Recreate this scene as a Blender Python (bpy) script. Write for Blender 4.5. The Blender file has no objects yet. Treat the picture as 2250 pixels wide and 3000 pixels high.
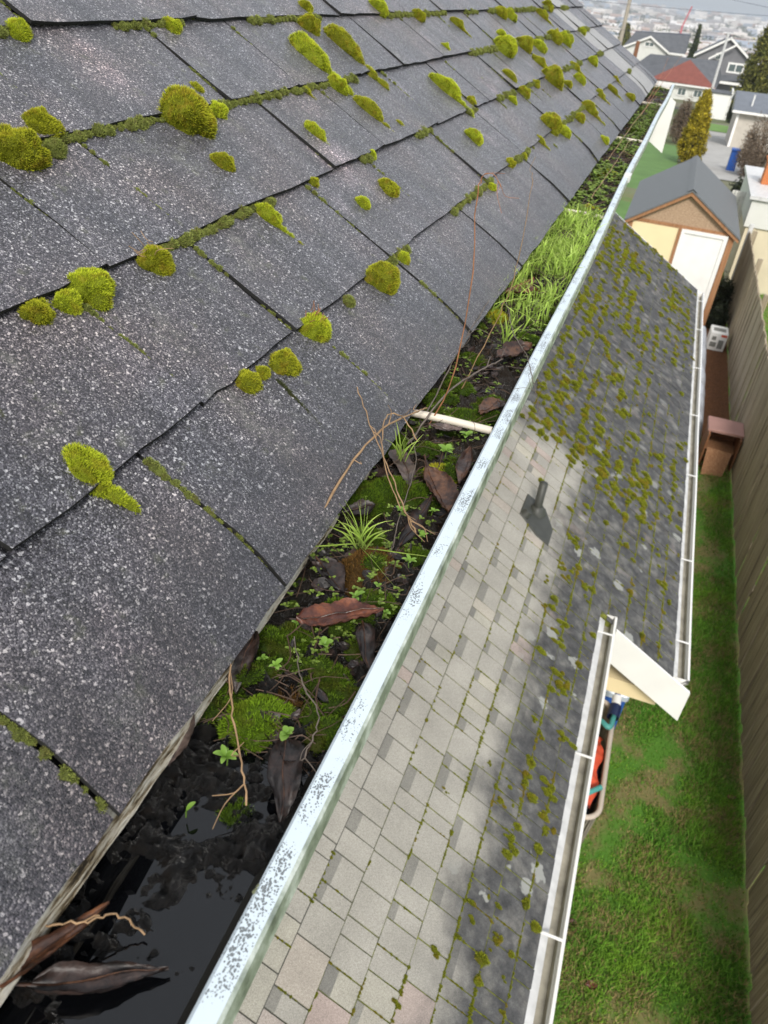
import bpy, math, random
import numpy as np

# ------------------------------------------------------------------ scene, camera, sky, sun
sc = bpy.context.scene
rng = np.random.default_rng(11)
random.seed(11)
COL = sc.collection

CAM_Z = 5.8                       # eye height above the lawn, metres
# camera axes in world space (x right, y up, z back), world: Y along the gutter, X away from the house
AX = np.array([[0.93692, 0.33793, 0.08932], [-0.26497, 0.52000, 0.81203], [0.22796, -0.78448, 0.57674]])
cam_d = bpy.data.cameras.new('camera')
cam = bpy.data.objects.new('camera', cam_d)
COL.objects.link(cam)
from mathutils import Matrix, Vector
cam.matrix_world = Matrix(((AX[0][0], AX[1][0], AX[2][0], 0), (AX[0][1], AX[1][1], AX[2][1], 0),
                           (AX[0][2], AX[1][2], AX[2][2], CAM_Z), (0, 0, 0, 1)))
cam_d.sensor_fit = 'HORIZONTAL'
cam_d.sensor_width = 36.0
cam_d.lens = 36.04
cam_d.clip_start = 0.02
cam_d.clip_end = 60000
cam_d.dof.use_dof = True
cam_d.dof.focus_distance = 0.75
cam_d.dof.aperture_fstop = 20.0
sc.camera = cam

SUN_DIR = Vector((0.20, -0.72, 0.66)).normalized()      # towards the sun: behind the camera, to the right
wd = bpy.data.worlds.new('World')
sc.world = wd
wd.use_nodes = True
wt = wd.node_tree
wt.nodes.clear()
wo = wt.nodes.new('ShaderNodeOutputWorld')
wb = wt.nodes.new('ShaderNodeBackground')
ws = wt.nodes.new('ShaderNodeTexSky')
ws.sky_type = 'NISHITA'
ws.sun_disc = False
ws.sun_elevation = math.asin(SUN_DIR.z)
ws.sun_rotation = math.atan2(SUN_DIR.x, SUN_DIR.y)
ws.air_density = 1.0
ws.dust_density = 4.0
ws.ozone_density = 1.0
wh = wt.nodes.new('ShaderNodeHueSaturation')            # thin bright overcast: the blue is washed out
wh.inputs['Saturation'].default_value = 0.35
wt.links.new(ws.outputs[0], wh.inputs['Color'])
wn = wt.nodes.new('ShaderNodeTexNoise')                 # uneven bright cloud veil over the whole sky
wn.inputs['Scale'].default_value = 2.2
wn.inputs['Detail'].default_value = 5
wr = wt.nodes.new('ShaderNodeMapRange')
wr.inputs['From Min'].default_value = 0.3
wr.inputs['From Max'].default_value = 0.7
wr.inputs['To Min'].default_value = 0.45
wr.inputs['To Max'].default_value = 0.75
wt.links.new(wn.outputs['Fac'], wr.inputs['Value'])
wm = wt.nodes.new('ShaderNodeMix')
wm.data_type = 'RGBA'
wt.links.new(wr.outputs[0], wm.inputs[0])
wt.links.new(wh.outputs[0], wm.inputs[6])
wm.inputs[7].default_value = (7.1, 7.5, 8.1, 1)
wt.links.new(wm.outputs[2], wb.inputs['Color'])
wb.inputs['Strength'].default_value = 0.09
wt.links.new(wb.outputs[0], wo.inputs['Surface'])

sun_d = bpy.data.lights.new('sun', 'SUN')
sun_d.energy = 1.75
sun_d.angle = math.radians(14)
sun_d.color = (1.0, 0.95, 0.88)
sun = bpy.data.objects.new('sun', sun_d)
sun.rotation_euler = SUN_DIR.to_track_quat('Z', 'Y').to_euler()
COL.objects.link(sun)

sc.view_settings.view_transform = 'Standard'
sc.view_settings.look = 'None'
sc.view_settings.gamma = 1.0
sc.view_settings.use_curve_mapping = False
sc.view_settings.exposure = 0.8
sc.cycles.max_bounces = 4
sc.cycles.diffuse_bounces = 2
sc.cycles.glossy_bounces = 2
sc.cycles.transmission_bounces = 3
sc.cycles.transparent_max_bounces = 6
sc.cycles.caustics_reflective = False
sc.cycles.caustics_refractive = False
sc.cycles.use_denoising = True
sc.cycles.denoiser = 'OPENIMAGEDENOISE'
sc.cycles.denoising_input_passes = 'RGB_ALBEDO_NORMAL'

# ------------------------------------------------------------------ numeric helpers
def _h(ix, iy, iz):
    v = np.sin(ix * 127.1 + iy * 311.7 + iz * 74.7) * 43758.5453
    return v - np.floor(v)

def vn(x, y, z=0.0):
    """smooth value noise 0..1"""
    x, y, z = np.broadcast_arrays(np.asarray(x, float), np.asarray(y, float), np.asarray(z, float))
    ix, iy, iz = np.floor(x), np.floor(y), np.floor(z)
    fx, fy, fz = x - ix, y - iy, z - iz
    fx, fy, fz = fx * fx * (3 - 2 * fx), fy * fy * (3 - 2 * fy), fz * fz * (3 - 2 * fz)
    r = 0
    for a in (0, 1):
        for b in (0, 1):
            for c in (0, 1):
                r = r + _h(ix + a, iy + b, iz + c) * (fx if a else 1 - fx) * (fy if b else 1 - fy) * (fz if c else 1 - fz)
    return r

def fbm(x, y, z=0.0, o=3):
    r, a, t = 0, 1.0, 0
    for k in range(o):
        r = r + a * vn(x * 2 ** k + 17 * k, y * 2 ** k + 5 * k, np.asarray(z) * 2 ** k)
        t += a
        a *= 0.5
    return r / t

class Geo:
    """collects vertices and faces of one mesh object"""
    def __init__(s):
        s.V, s.F, s.M, s.T, s.n = [], [], [], [], 0
    def add(s, V, F, m=0, tip=None):
        V = np.asarray(V, float).reshape(-1, 3)
        F = np.asarray(F, int)
        s.V.append(V)
        s.F.append(F + s.n)
        s.M.append(np.full(len(F), m))
        s.T.append(np.zeros(len(V)) if tip is None else np.broadcast_to(np.asarray(tip, float), (len(V),)))
        s.n += len(V)
        return s
    def mesh(s, name, mats, off=(0, 0, 0), smooth=False):
        me = bpy.data.meshes.new(name)
        V = np.concatenate(s.V) - np.asarray(off, float)
        me.vertices.add(len(V))
        me.vertices.foreach_set('co', V.astype(np.float32).ravel())
        loops = np.concatenate([f.ravel() for f in s.F])
        tot = np.concatenate([np.full(len(f), f.shape[1]) for f in s.F])
        me.loops.add(len(loops))
        me.loops.foreach_set('vertex_index', loops.astype(np.int32))
        me.polygons.add(len(tot))
        me.polygons.foreach_set('loop_start', np.concatenate([[0], np.cumsum(tot)[:-1]]).astype(np.int32))
        me.polygons.foreach_set('material_index', np.concatenate(s.M).astype(np.int32))
        me.polygons.foreach_set('use_smooth', np.full(len(tot), smooth))
        at = me.attributes.new('tip', 'FLOAT', 'POINT')
        at.data.foreach_set('value', np.concatenate(s.T).astype(np.float32))
        for m in (mats if isinstance(mats, (list, tuple)) else [mats]):
            me.materials.append(m)
        me.update(calc_edges=True)
        return me

BOXF = np.array([[0, 1, 3, 2], [4, 6, 7, 5], [0, 4, 5, 1], [2, 3, 7, 6], [0, 2, 6, 4], [1, 5, 7, 3]])
def boxv(x0, x1, y0, y1, z0, z1):
    return np.array([[x, y, z] for x in (x0, x1) for y in (y0, y1) for z in (z0, z1)], float)
def gbox(g, x0, x1, y0, y1, z0, z1, m=0):
    return g.add(boxv(x0, x1, y0, y1, z0, z1), BOXF, m)
def box(x0, x1, y0, y1, z0, z1):
    return gbox(Geo(), x0, x1, y0, y1, z0, z1)

def bevel_box(x0, x1, y0, y1, z0, z1, b):
    """box with chamfered top edge and corners, for things seen close"""
    g = Geo()
    def ring(i, z):
        return [(x0 + i + b, y0 + i, z), (x1 - i - b, y0 + i, z), (x1 - i, y0 + i + b, z), (x1 - i, y1 - i - b, z),
                (x1 - i - b, y1 - i, z), (x0 + i + b, y1 - i, z), (x0 + i, y1 - i - b, z), (x0 + i, y0 + i + b, z)]
    V = ring(0, z0) + ring(0, z1 - b) + ring(b, z1)
    F = [[r * 8 + k, r * 8 + (k + 1) % 8, (r + 1) * 8 + (k + 1) % 8, (r + 1) * 8 + k] for r in (0, 1) for k in range(8)]
    g.add(V, F)
    g.add(V[16:], [list(range(8))])
    return g

def tube(pts, rad, sides=6, cap=True):
    pts = np.asarray(pts, float)
    n = len(pts)
    rad = np.broadcast_to(np.asarray(rad, float), (n,))
    T = np.gradient(pts, axis=0)
    T /= np.linalg.norm(T, axis=1)[:, None] + 1e-12
    up = np.array([0, 0, 1.0]) if abs(T[:, 2]).mean() < 0.8 else np.array([1.0, 0, 0])
    A = np.cross(T, up)
    A /= np.linalg.norm(A, axis=1)[:, None] + 1e-12
    B = np.cross(T, A)
    an = np.linspace(0, 2 * math.pi, sides, endpoint=False)
    V = (pts[:, None, :] + rad[:, None, None] * (np.cos(an)[None, :, None] * A[:, None, :] + np.sin(an)[None, :, None] * B[:, None, :])).reshape(-1, 3)
    F = [[i * sides + k, i * sides + (k + 1) % sides, (i + 1) * sides + (k + 1) % sides, (i + 1) * sides + k] for i in range(n - 1) for k in range(sides)]
    return V, np.array(F)

def smooth_path(pts, n=14, wob=0.0):
    pts = np.asarray(pts, float)
    m = len(pts)
    t = np.linspace(0, m - 1, n)
    P = np.vstack([2 * pts[0] - pts[1], pts, 2 * pts[-1] - pts[-2]])
    out = []
    for q in t:
        i = min(int(q), m - 2)
        f = q - i
        a, b, c, d = P[i], P[i + 1], P[i + 2], P[i + 3]
        out.append(0.5 * (2 * b + (c - a) * f + (2 * a - 5 * b + 4 * c - d) * f * f + (3 * b - a - 3 * c + d) * f ** 3))
    out = np.array(out)
    if wob:
        out += rng.normal(0, wob, out.shape)
    return out

def unit(v):
    return v / (np.linalg.norm(v, axis=-1, keepdims=True) + 1e-12)

def blades(P, D, L, Wd, bend=None):
    """one-triangle blades: root P, direction D, length L, width Wd"""
    n = len(P)
    D = unit(D)
    S = unit(np.cross(D, rng.normal(size=(n, 3))))
    tip = P + D * np.asarray(L)[:, None]
    if bend is not None:
        tip = tip + bend
    h = S * (np.asarray(Wd)[:, None] * 0.5)
    V = np.stack([P - h, P + h, tip], 1).reshape(-1, 3)
    F = np.arange(3 * n).reshape(-1, 3)
    return V, F, np.tile([0.0, 0.0, 1.0], n)

def long_blades(P, D, L, Wd, droop):
    """grass blades in three triangles that bend over"""
    n = len(P)
    D = unit(D)
    S = unit(np.cross(D, np.array([0, 0, 1.0]) + rng.normal(0, 0.4, (n, 3))))
    L = np.asarray(L)[:, None]
    h = S * (np.asarray(Wd)[:, None] * 0.5)
    mid = P + D * L * 0.55
    tip = P + D * L * 0.9 + np.asarray(droop)
    V = np.stack([P - h, P + h, mid - h * 0.85, mid + h * 0.85, tip], 1).reshape(-1, 3)
    b = np.arange(n)[:, None] * 5
    F = np.concatenate([b + [0, 1, 3], b + [0, 3, 2], b + [2, 3, 4]])
    return V, F, np.tile([0.0, 0.0, 0.55, 0.55, 1.0], n)

# ------------------------------------------------------------------ object helpers
def link(o, parent=None):
    COL.objects.link(o)
    if parent is not None:
        o.parent = parent
    return o

def root_loc(o):
    v = np.zeros(3)
    while o is not None:
        v += np.array(o.location)
        o = o.parent
    return v

def thing(name, label, cat, loc, group=None):
    o = bpy.data.objects.new(name, None)
    o.location = loc
    o.empty_display_size = 0.05
    o['label'] = label
    o['category'] = cat
    if group:
        o['group'] = group
    return link(o)

def part(name, g, mats, parent, smooth=False, loc=None, kind=None, label=None):
    """a mesh given in world coordinates, hung under its thing or part; its own origin at loc"""
    base = root_loc(parent)
    loc = base if loc is None else np.asarray(loc, float)
    o = bpy.data.objects.new(name, g.mesh(name, mats, loc, smooth))
    o.location = loc - base
    if kind:
        o['kind'] = kind
    if label:
        o['label'] = label
    return link(o, parent)

def solo(name, g, mats, label, cat, loc=(0, 0, 0), group=None, smooth=False):
    o = bpy.data.objects.new(name, g.mesh(name, mats, loc, smooth))
    o.location = loc
    o['label'] = label
    o['category'] = cat
    if group:
        o['group'] = group
    return link(o)

def setting(name, g, mats, kind='structure', label=None, cat=None, smooth=False):
    o = bpy.data.objects.new(name, g.mesh(name, mats, (0, 0, 0), smooth))
    o['kind'] = kind
    if label:
        o['label'] = label
    if cat:
        o['category'] = cat
    return link(o)

# ------------------------------------------------------------------ material helpers
class NT:
    def __init__(s, name):
        s.m = bpy.data.materials.new(name)
        s.m.use_nodes = True
        s.t = s.m.node_tree
        s.b = s.t.nodes['Principled BSDF']
        s.pos = s.t.nodes.new('ShaderNodeNewGeometry')
        s.P = s.pos.outputs['Position']
        s.isl = s.pos.outputs['Random Per Island']
    def n(s, typ, ins=None, **props):
        nd = s.t.nodes.new('ShaderNode' + typ)
        for k, v in props.items():
            setattr(nd, k, v)
        for k, v in (ins or {}).items():
            s.set(nd.inputs[k], v)
        return nd
    def set(s, sock, v):
        if isinstance(v, bpy.types.NodeSocket):
            s.t.links.new(v, sock)
        else:
            if isinstance(v, tuple) and len(v) == 3 and sock.type == 'RGBA':
                v = v + (1,)
            sock.default_value = v
    def noise(s, scale, detail=3, vec=None, rough=0.5, out='Fac'):
        return s.n('TexNoise', {'Vector': vec or s.P, 'Scale': scale, 'Detail': detail, 'Roughness': rough}).outputs[out]
    def voro(s, scale, vec=None, feature='F1'):
        return s.n('TexVoronoi', {'Vector': vec or s.P, 'Scale': scale}, feature=feature)
    def scaled(s, k, rot=None):
        return s.n('Mapping', {'Vector': s.P, 'Scale': k, 'Rotation': rot or (0, 0, 0)}).outputs[0]
    def ramp(s, fac, stops, interp='LINEAR'):
        r = s.n('ValToRGB', {'Fac': fac})
        r.color_ramp.interpolation = interp
        while len(r.color_ramp.elements) < len(stops):
            r.color_ramp.elements.new(0.5)
        for e, (p, c) in zip(r.color_ramp.elements, stops):
            e.position = p
            c = (c, c, c) if isinstance(c, (int, float)) else c
            e.color = tuple(c) + (1,)
        return r.outputs['Color']
    def mix(s, f, a, b, mode='MIX'):
        m = s.n('Mix', data_type='RGBA', blend_type=mode)
        s.set(m.inputs[0], f)
        s.set(m.inputs[6], a)
        s.set(m.inputs[7], b)
        return m.outputs[2]
    def math(s, op, a, b=0.0, clamp=False):
        m = s.n('Math', operation=op, use_clamp=clamp)
        s.set(m.inputs[0], a)
        s.set(m.inputs[1], b)
        return m.outputs[0]
    def rng(s, v, a, b, c=0.0, d=1.0, smooth=True):
        m = s.n('MapRange', {'Value': v, 'From Min': a, 'From Max': b, 'To Min': c, 'To Max': d})
        m.interpolation_type = 'SMOOTHSTEP' if smooth else 'LINEAR'
        return m.outputs[0]
    def xyz(s, vec=None):
        return s.n('SeparateXYZ', {'Vector': vec or s.P}).outputs
    def bump(s, h, strength=0.5, dist=0.002, normal=None):
        b = s.n('Bump', {'Height': h, 'Strength': strength, 'Distance': dist})
        if normal is not None:
            s.set(b.inputs['Normal'], normal)
        return b.outputs[0]
    def out(s, color=None, rough=None, normal=None, spec=None, sub=None, **kw):
        for k, v in (('Base Color', color), ('Roughness', rough), ('Normal', normal), ('Specular IOR Level', spec)):
            if v is not None:
                s.set(s.b.inputs[k], v)
        for k, v in kw.items():
            s.set(s.b.inputs[k.replace('_', ' ')], v)
        return s.m

def plain(name, col, rough=0.6, var=0.12, scale=8.0, spec=0.4):
    """painted or simple surface: colour with uneven fading"""
    t = NT(name)
    f = t.noise(scale, 4)
    c = t.mix(1.0, col, t.ramp(f, [(0.25, 1 - var), (0.75, 1 + var)]), 'MULTIPLY')
    return t.out(c, rough, spec=spec)

# ------------------------------------------------------------------ materials
def m_upper_shingle(name, pale=0.0):
    t = NT(name)
    v = t.voro(940)
    r = t.xyz(v.outputs['Color'])
    v2 = t.voro(560)
    r2 = t.xyz(v2.outputs['Color'])
    gran = t.ramp(r[0], [(0.0, (.011, .011, .013)), (0.48, (.047, .044, .052)), (0.78, (.112, .106, .119)), (0.91, (.195, .188, .20)), (1.0, (.40, .39, .39))])
    gran = t.mix(t.rng(r2[1], .962, .98), gran, (.46, .45, .45))
    big = t.noise(7, 4)
    tint = t.ramp(big, [(0.3, (.84, .88, .94)), (0.5, (1.0, .98, 1.0)), (0.68, (1.25, 1.10, 1.05))])
    c = t.mix(1.0, gran, tint, 'MULTIPLY')
    c = t.mix(1.0, c, t.ramp(t.isl, [(0.0, .72), (0.5, 1.0), (1.0, 1.35)]), 'MULTIPLY')
    streak = t.noise(1, 4, t.scaled((5, 34, 5)), rough=.6)
    c = t.mix(1.0, c, t.ramp(streak, [(.3, .70), (.5, 1.0), (.7, 1.30)]), 'MULTIPLY')
    worn = t.rng(t.noise(5.5, 5, rough=.62), .56, .74)
    c = t.mix(1.0, c, t.mix(worn, (1, 1, 1), (2.2, 2.02, 2.0)), 'MULTIPLY')
    lich = t.rng(t.noise(16, 5, rough=.65), .58, .74)
    c = t.mix(t.math('MULTIPLY', lich, .34), c, (.25, .255, .21))
    c = t.mix(t.math('MULTIPLY', t.rng(t.noise(60, 3), .62, .75), .3), c, (.13, .14, .07))
    wet = t.rng(t.math('ADD', t.xyz()[0], t.math('MULTIPLY', t.noise(14, 3), .06)), -.27, -.19)
    c = t.mix(t.math('MULTIPLY', wet, .45), c, (.028, .029, .033))
    if pale:
        c = t.mix(pale, c, (.52, .50, .46))
    off = t.n('VectorMath', {0: v.outputs['Color'], 1: (.5, .5, .5)}, operation='SUBTRACT').outputs[0]
    off = t.n('VectorMath', {0: off, 'Scale': .95}, operation='SCALE').outputs[0]
    nn = t.n('VectorMath', {0: t.pos.outputs['Normal'], 1: off}, operation='ADD').outputs[0]
    nn = t.n('VectorMath', {0: nn}, operation='NORMALIZE').outputs[0]
    b = t.bump(t.math('MULTIPLY', v.outputs['Distance'], -1), 0.5, 0.002, nn)
    return t.out(c, t.rng(r[2], 0, 1, .25, .6), b, .42, Coat_Weight=.30, Coat_Roughness=.25, Coat_IOR=1.5, Sheen_Weight=.10, Sheen_Roughness=.3)

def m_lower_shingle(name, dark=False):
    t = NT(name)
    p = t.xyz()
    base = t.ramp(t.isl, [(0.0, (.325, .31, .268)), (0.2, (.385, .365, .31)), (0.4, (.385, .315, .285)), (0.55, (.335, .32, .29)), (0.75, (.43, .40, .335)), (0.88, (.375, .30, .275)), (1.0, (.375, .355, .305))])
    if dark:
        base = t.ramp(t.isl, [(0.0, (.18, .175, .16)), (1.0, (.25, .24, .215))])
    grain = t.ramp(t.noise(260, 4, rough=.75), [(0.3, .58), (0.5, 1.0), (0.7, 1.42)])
    c = t.mix(1.0, base, grain, 'MULTIPLY')
    c = t.mix(1.0, c, t.ramp(t.noise(5, 4), [(0.3, .86), (0.7, 1.12)]), 'MULTIPLY')
    # rain-washed part: everything outside the drip line of the upper eave is stained
    n1 = t.math('MULTIPLY', t.math('SUBTRACT', t.noise(3.2, 5, rough=.6), .5), .5)
    e1 = t.rng(t.math('ADD', p[0], n1), -.14, .10)
    e2 = t.rng(t.math('ADD', p[1], t.math('MULTIPLY', n1, 1.6)), 4.95, 5.45)
    st = t.math('MAXIMUM', e1, e2)
    patch = t.ramp(t.noise(14, 5, rough=.65), [(0.35, (.046, .046, .048)), (0.55, (.080, .080, .081)), (0.75, (.155, .154, .148))])
    dk = t.mix(1.0, patch, t.ramp(t.isl, [(0, .75), (1, 1.3)]), 'MULTIPLY')
    dk = t.mix(t.rng(p[1], 5.0, 6.0, 0, .25), dk, (.06, .06, .064))
    dk = t.mix(1.0, dk, grain, 'MULTIPLY')
    c = t.mix(t.math('MULTIPLY', st, t.rng(t.noise(9, 5, rough=.6), .25, .55, .62, 1.0)), c, dk)
    # crustose lichen rosettes
    wv = t.n('VectorMath', {0: t.P, 1: t.n('VectorMath', {0: t.noise(30, 2, out='Color'), 'Scale': .06}, operation='SCALE').outputs[0]}, operation='ADD').outputs[0]
    lv = t.voro(6.5, wv)
    keep = t.math('MULTIPLY', t.rng(t.xyz(lv.outputs['Color'])[0], .60, .65), t.rng(p[1], 6.5, 5.0, .35, 1.0))
    li = t.math('MULTIPLY', t.rng(lv.outputs['Distance'], .30, .25), t.math('MULTIPLY', keep, st))
    c = t.mix(t.math('MULTIPLY', li, .75), c, (.36, .365, .34))
    h = t.noise(500, 2)
    return t.out(c, .82, t.bump(h, .5, .002), .3)

def m_gutter_paint(name, spots=1.0, face=True):
    t = NT(name)
    p = t.xyz()
    vec = t.scaled((1, .8, 1))
    wp = t.n('VectorMath', {0: vec, 1: t.n('VectorMath', {0: t.noise(300, 2, out='Color'), 'Scale': .0022}, operation='SCALE').outputs[0]}, operation='ADD').outputs[0]
    d1 = t.voro(760, wp).outputs['Distance']
    d2 = t.voro(270, wp).outputs['Distance']
    dens = t.noise(34, 4, rough=.6)
    lane = t.math('ABSOLUTE', t.math('SUBTRACT', p[0], -.0965))
    lane = t.rng(lane, .0100, .002)
    near = t.rng(p[1], 1.8, .25, .78, .9)
    thr1 = t.math('MULTIPLY', t.math('MULTIPLY', t.rng(dens, .38, .62), lane), t.math('MULTIPLY', near, .58 * spots))
    thr2 = t.math('MULTIPLY', t.math('MULTIPLY', t.rng(dens, .58, .74), lane), t.math('MULTIPLY', near, .55 * spots))
    s1 = t.math('LESS_THAN', d1, thr1)
    s2 = t.math('LESS_THAN', d2, thr2)
    sp = t.math('MAXIMUM', s1, s2)
    c = t.mix(t.rng(t.noise(9, 4), .45, .8, 0, .35), (.58, .66, .71), (.46, .52, .55))
    c = t.mix(t.math('MULTIPLY', sp, .85), c, (.075, .08, .078))
    if face:   # the outer face below the lip is streaked with algae
        nx = t.xyz(t.pos.outputs['Normal'])[0]
        f = t.rng(nx, .35, .8)
        al = t.ramp(t.noise(1, 5, t.scaled((60, 45, 30)), rough=.65), [(.3, (.10, .12, .09)), (.5, (.30, .34, .27)), (.68, (.60, .64, .58))])
        c = t.mix(f, c, al)
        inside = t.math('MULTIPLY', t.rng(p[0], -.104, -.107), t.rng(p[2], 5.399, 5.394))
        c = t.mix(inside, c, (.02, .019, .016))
    return t.out(c, .42, t.bump(t.noise(90, 3), .15, .001), .4)

def m_moss(name, tipc, midc, rootc, brown=(.16, .10, .02), bamt=.55, bscale=90):
    t = NT(name)
    a = t.n('Attribute', attribute_name='tip').outputs['Fac']
    c = t.ramp(a, [(0.0, rootc), (0.45, midc), (1.0, tipc)])
    f = t.rng(t.noise(bscale, 3), .5, .68)
    c = t.mix(t.math('MULTIPLY', t.math('MULTIPLY', f, bamt), t.rng(a, 0, .6, .4, 1)), c, brown)
    c = t.mix(1.0, c, t.ramp(t.isl, [(0, .7), (1, 1.3)]), 'MULTIPLY')
    m = t.out(c, .75, spec=.15)
    tr = t.n('BsdfTranslucent', {'Color': c})
    mx = t.n('MixShader', {0: .25, 1: t.b.outputs[0], 2: tr.outputs[0]})
    t.t.links.new(mx.outputs[0], t.t.nodes['Material Output'].inputs['Surface'])
    return m

def m_leafy(name, stops, rough=.5, transl=.3, vscale=40):
    t = NT(name)
    a = t.n('Attribute', attribute_name='tip').outputs['Fac']
    c = t.ramp(a, stops)
    c = t.mix(1.0, c, t.ramp(t.isl, [(0, .68), (1, 1.35)]), 'MULTIPLY')
    c = t.mix(1.0, c, t.ramp(t.noise(vscale, 2), [(.3, .8), (.7, 1.2)]), 'MULTIPLY')
    t.out(c, rough, spec=.3)
    tr = t.n('BsdfTranslucent', {'Color': c})
    mx = t.n('MixShader', {0: transl, 1: t.b.outputs[0], 2: tr.outputs[0]})
    t.t.links.new(mx.outputs[0], t.t.nodes['Material Output'].inputs['Surface'])
    return t.m

def m_dead_leaf(name, a, b, gloss=.3):
    t = NT(name)
    c = t.ramp(t.noise(55, 5, rough=.7), [(.32, tuple(x * .5 for x in a)), (.45, a), (.62, b), (.78, tuple(x * .6 for x in a))])
    return t.out(c, gloss, t.bump(t.noise(260, 3), .5, .001), .5)

def m_wood(name, cols, along='z', scale=3.0, rough=.8):
    t = NT(name)
    k = {'x': (scale, 60, 60), 'y': (60, scale, 60), 'z': (60, 60, scale)}[along]
    g = t.noise(1, 5, t.scaled(k), rough=.65)
    c = t.ramp(g, [(.28, cols[0]), (.5, cols[1]), (.72, cols[2])])
    c = t.mix(1.0, c, t.ramp(t.isl, [(0, .6), (1, 1.4)]), 'MULTIPLY')
    return t.out(c, rough, t.bump(g, .5, .004), .25)

M = {}
M['shingle'] = m_upper_shingle('asphalt_granules')
M['shingle_pale'] = m_upper_shingle('asphalt_granules_pale', .55)
M['cut_edge'] = plain('asphalt_cut_edge', (.012, .012, .011), .85, .4, 60)
M['roof_deck'] = plain('roof_underlay', (.012, .012, .011), .9)
M['low_tan'] = m_lower_shingle('laminated_shingle')
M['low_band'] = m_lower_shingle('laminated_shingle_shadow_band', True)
t = NT('mossy_joint')
gr = t.ramp(t.noise(26, 4, rough=.65), [(.36, (.060, .062, .040)), (.5, (.15, .165, .035)), (.66, (.26, .28, .04))])
M['low_deck'] = t.out(t.mix(t.rng(t.xyz()[0], -.5, -.1), (.10, .098, .085), gr), .95, spec=.1)
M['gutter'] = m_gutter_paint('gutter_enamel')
M['white'] = plain('white_paint', (.80, .79, .76), .5, .05, 5)
M['white_old'] = plain('weathered_white_metal', (.60, .60, .59), .5, .2, 14)
M['hanger'] = plain('cream_hanger', (.66, .60, .50), .5, .1, 30)
M['trough'] = plain('stained_gutter_bottom', (.36, .335, .27), .7, .35, 12)
M['moss_lime'] = m_moss('moss_lime', (.82, .90, .07), (.36, .42, .022), (.022, .032, .005), (.36, .24, .03), .4)  # root and mid tones darkened: shade low in the cushion painted in
M['moss_olive'] = m_moss('moss_olive', (.68, .68, .055), (.28, .30, .016), (.02, .027, .004), (.36, .22, .03), .5)  # dark root and mid colours also paint in shading below the tips
M['moss_joint'] = m_moss('moss_joint', (.40, .45, .12), (.21, .24, .055), (.045, .05, .015), (.16, .13, .05), .65, 120)
M['moss_roof'] = m_moss('moss_roof', (.40, .43, .03), (.21, .235, .015), (.04, .045, .006), (.28, .155, .02), .6, 11)
M['moss_grey'] = m_moss('moss_grey', (.13, .145, .055), (.055, .065, .025), (.014, .016, .008), (.06, .05, .02), .5)
M['moss_wet'] = m_moss('moss_wet', (.15, .25, .015), (.05, .09, .006), (.007, .013, .002), (.07, .045, .01), .5, 60)
M['moss_green'] = m_moss('moss_green', (.30, .48, .03), (.13, .22, .012), (.012, .022, .003), (.12, .08, .015), .4, 60)
M['moss_rust'] = m_moss('moss_rust', (.22, .11, .03), (.11, .06, .016), (.015, .01, .005), (.05, .03, .01), .5)
M['grass'] = m_leafy('gutter_grass', [(0, (.15, .20, .05)), (.5, (.36, .52, .09)), (1, (.56, .68, .18))], .4, .35)
M['seedling'] = m_leafy('seedling_green', [(0, (.08, .14, .02)), (.5, (.17, .31, .04)), (1, (.25, .40, .08))], .4, .3)
M['weed'] = m_leafy('weed_green', [(0, (.06, .09, .015)), (.5, (.13, .20, .03)), (1, (.22, .29, .06))], .5, .25, 14)
M['leaf_rust'] = m_dead_leaf('leaf_rust', (.07, .020, .011), (.19, .060, .024), .42)
M['leaf_dark'] = m_dead_leaf('leaf_dark', (.010, .007, .006), (.040, .023, .018), .48)
M['leaf_grey'] = m_dead_leaf('leaf_grey', (.055, .04, .035), (.14, .10, .085), .35)
M['leaf_roll'] = m_dead_leaf('leaf_roll', (.05, .022, .013), (.20, .085, .04), .35)
M['leaf_brown'] = m_dead_leaf('leaf_brown', (.03, .014, .009), (.105, .048, .024), .34)
M['twig_tan'] = plain('twig_tan', (.30, .19, .10), .6, .3, 120)
M['twig_grey'] = plain('twig_grey', (.13, .105, .085), .65, .35, 120)
M['litter'] = plain('rotted_fibre', (.07, .042, .026), .7, .4, 150)
M['twig_red'] = plain('twig_red', (.30, .13, .06), .6, .3, 120)
t = NT('gutter_muck')
c = t.ramp(t.noise(160, 5, rough=.7), [(.3, (.003, .003, .003)), (.55, (.008, .007, .006)), (.75, (.028, .020, .014))])
c = t.mix(t.rng(t.xyz()[1], .25, .8, 0, .55), c, (.04, .026, .014))
M['muck'] = t.out(c, t.rng(t.noise(50, 3), .35, .6, .07, .34), t.bump(t.noise(520, 4, rough=.75), 1.0, .006), .7)
t = NT('standing_water')
M['water_small'] = t.out((.0022, .0024, .003), .03, t.bump(t.noise(30, 2), .05, .001), .5, IOR=1.52)
t = NT('peeling_fascia')
g = t.noise(1, 5, t.scaled((150, 22, 150)), rough=.75)
c = t.ramp(g, [(.36, (.03, .022, .013)), (.43, (.24, .18, .10)), (.49, (.60, .54, .42)), (.62, (.74, .71, .62))])
M['peeling'] = t.out(c, .75, t.bump(g, .9, .006), .25)
M['fence'] = m_wood('weathered_fence', ((.12, .095, .065), (.31, .255, .18), (.52, .44, .32)), 'z', 1.2)
M['cedar'] = m_wood('cedar_plank', ((.19, .09, .042), (.31, .155, .075), (.42, .24, .13)), 'z', 2.0, .7)
t = NT('strand_board')
g = t.ramp(t.noise(1, 4, t.scaled((26, 14, 40)), rough=.7), [(.3, (.24, .15, .09)), (.5, (.38, .26, .165)), (.7, (.50, .37, .26))])
M['osb'] = t.out(g, .75)
M['cream'] = plain('cream_panel', (.80, .66, .40), .55, .04, 3)
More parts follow.
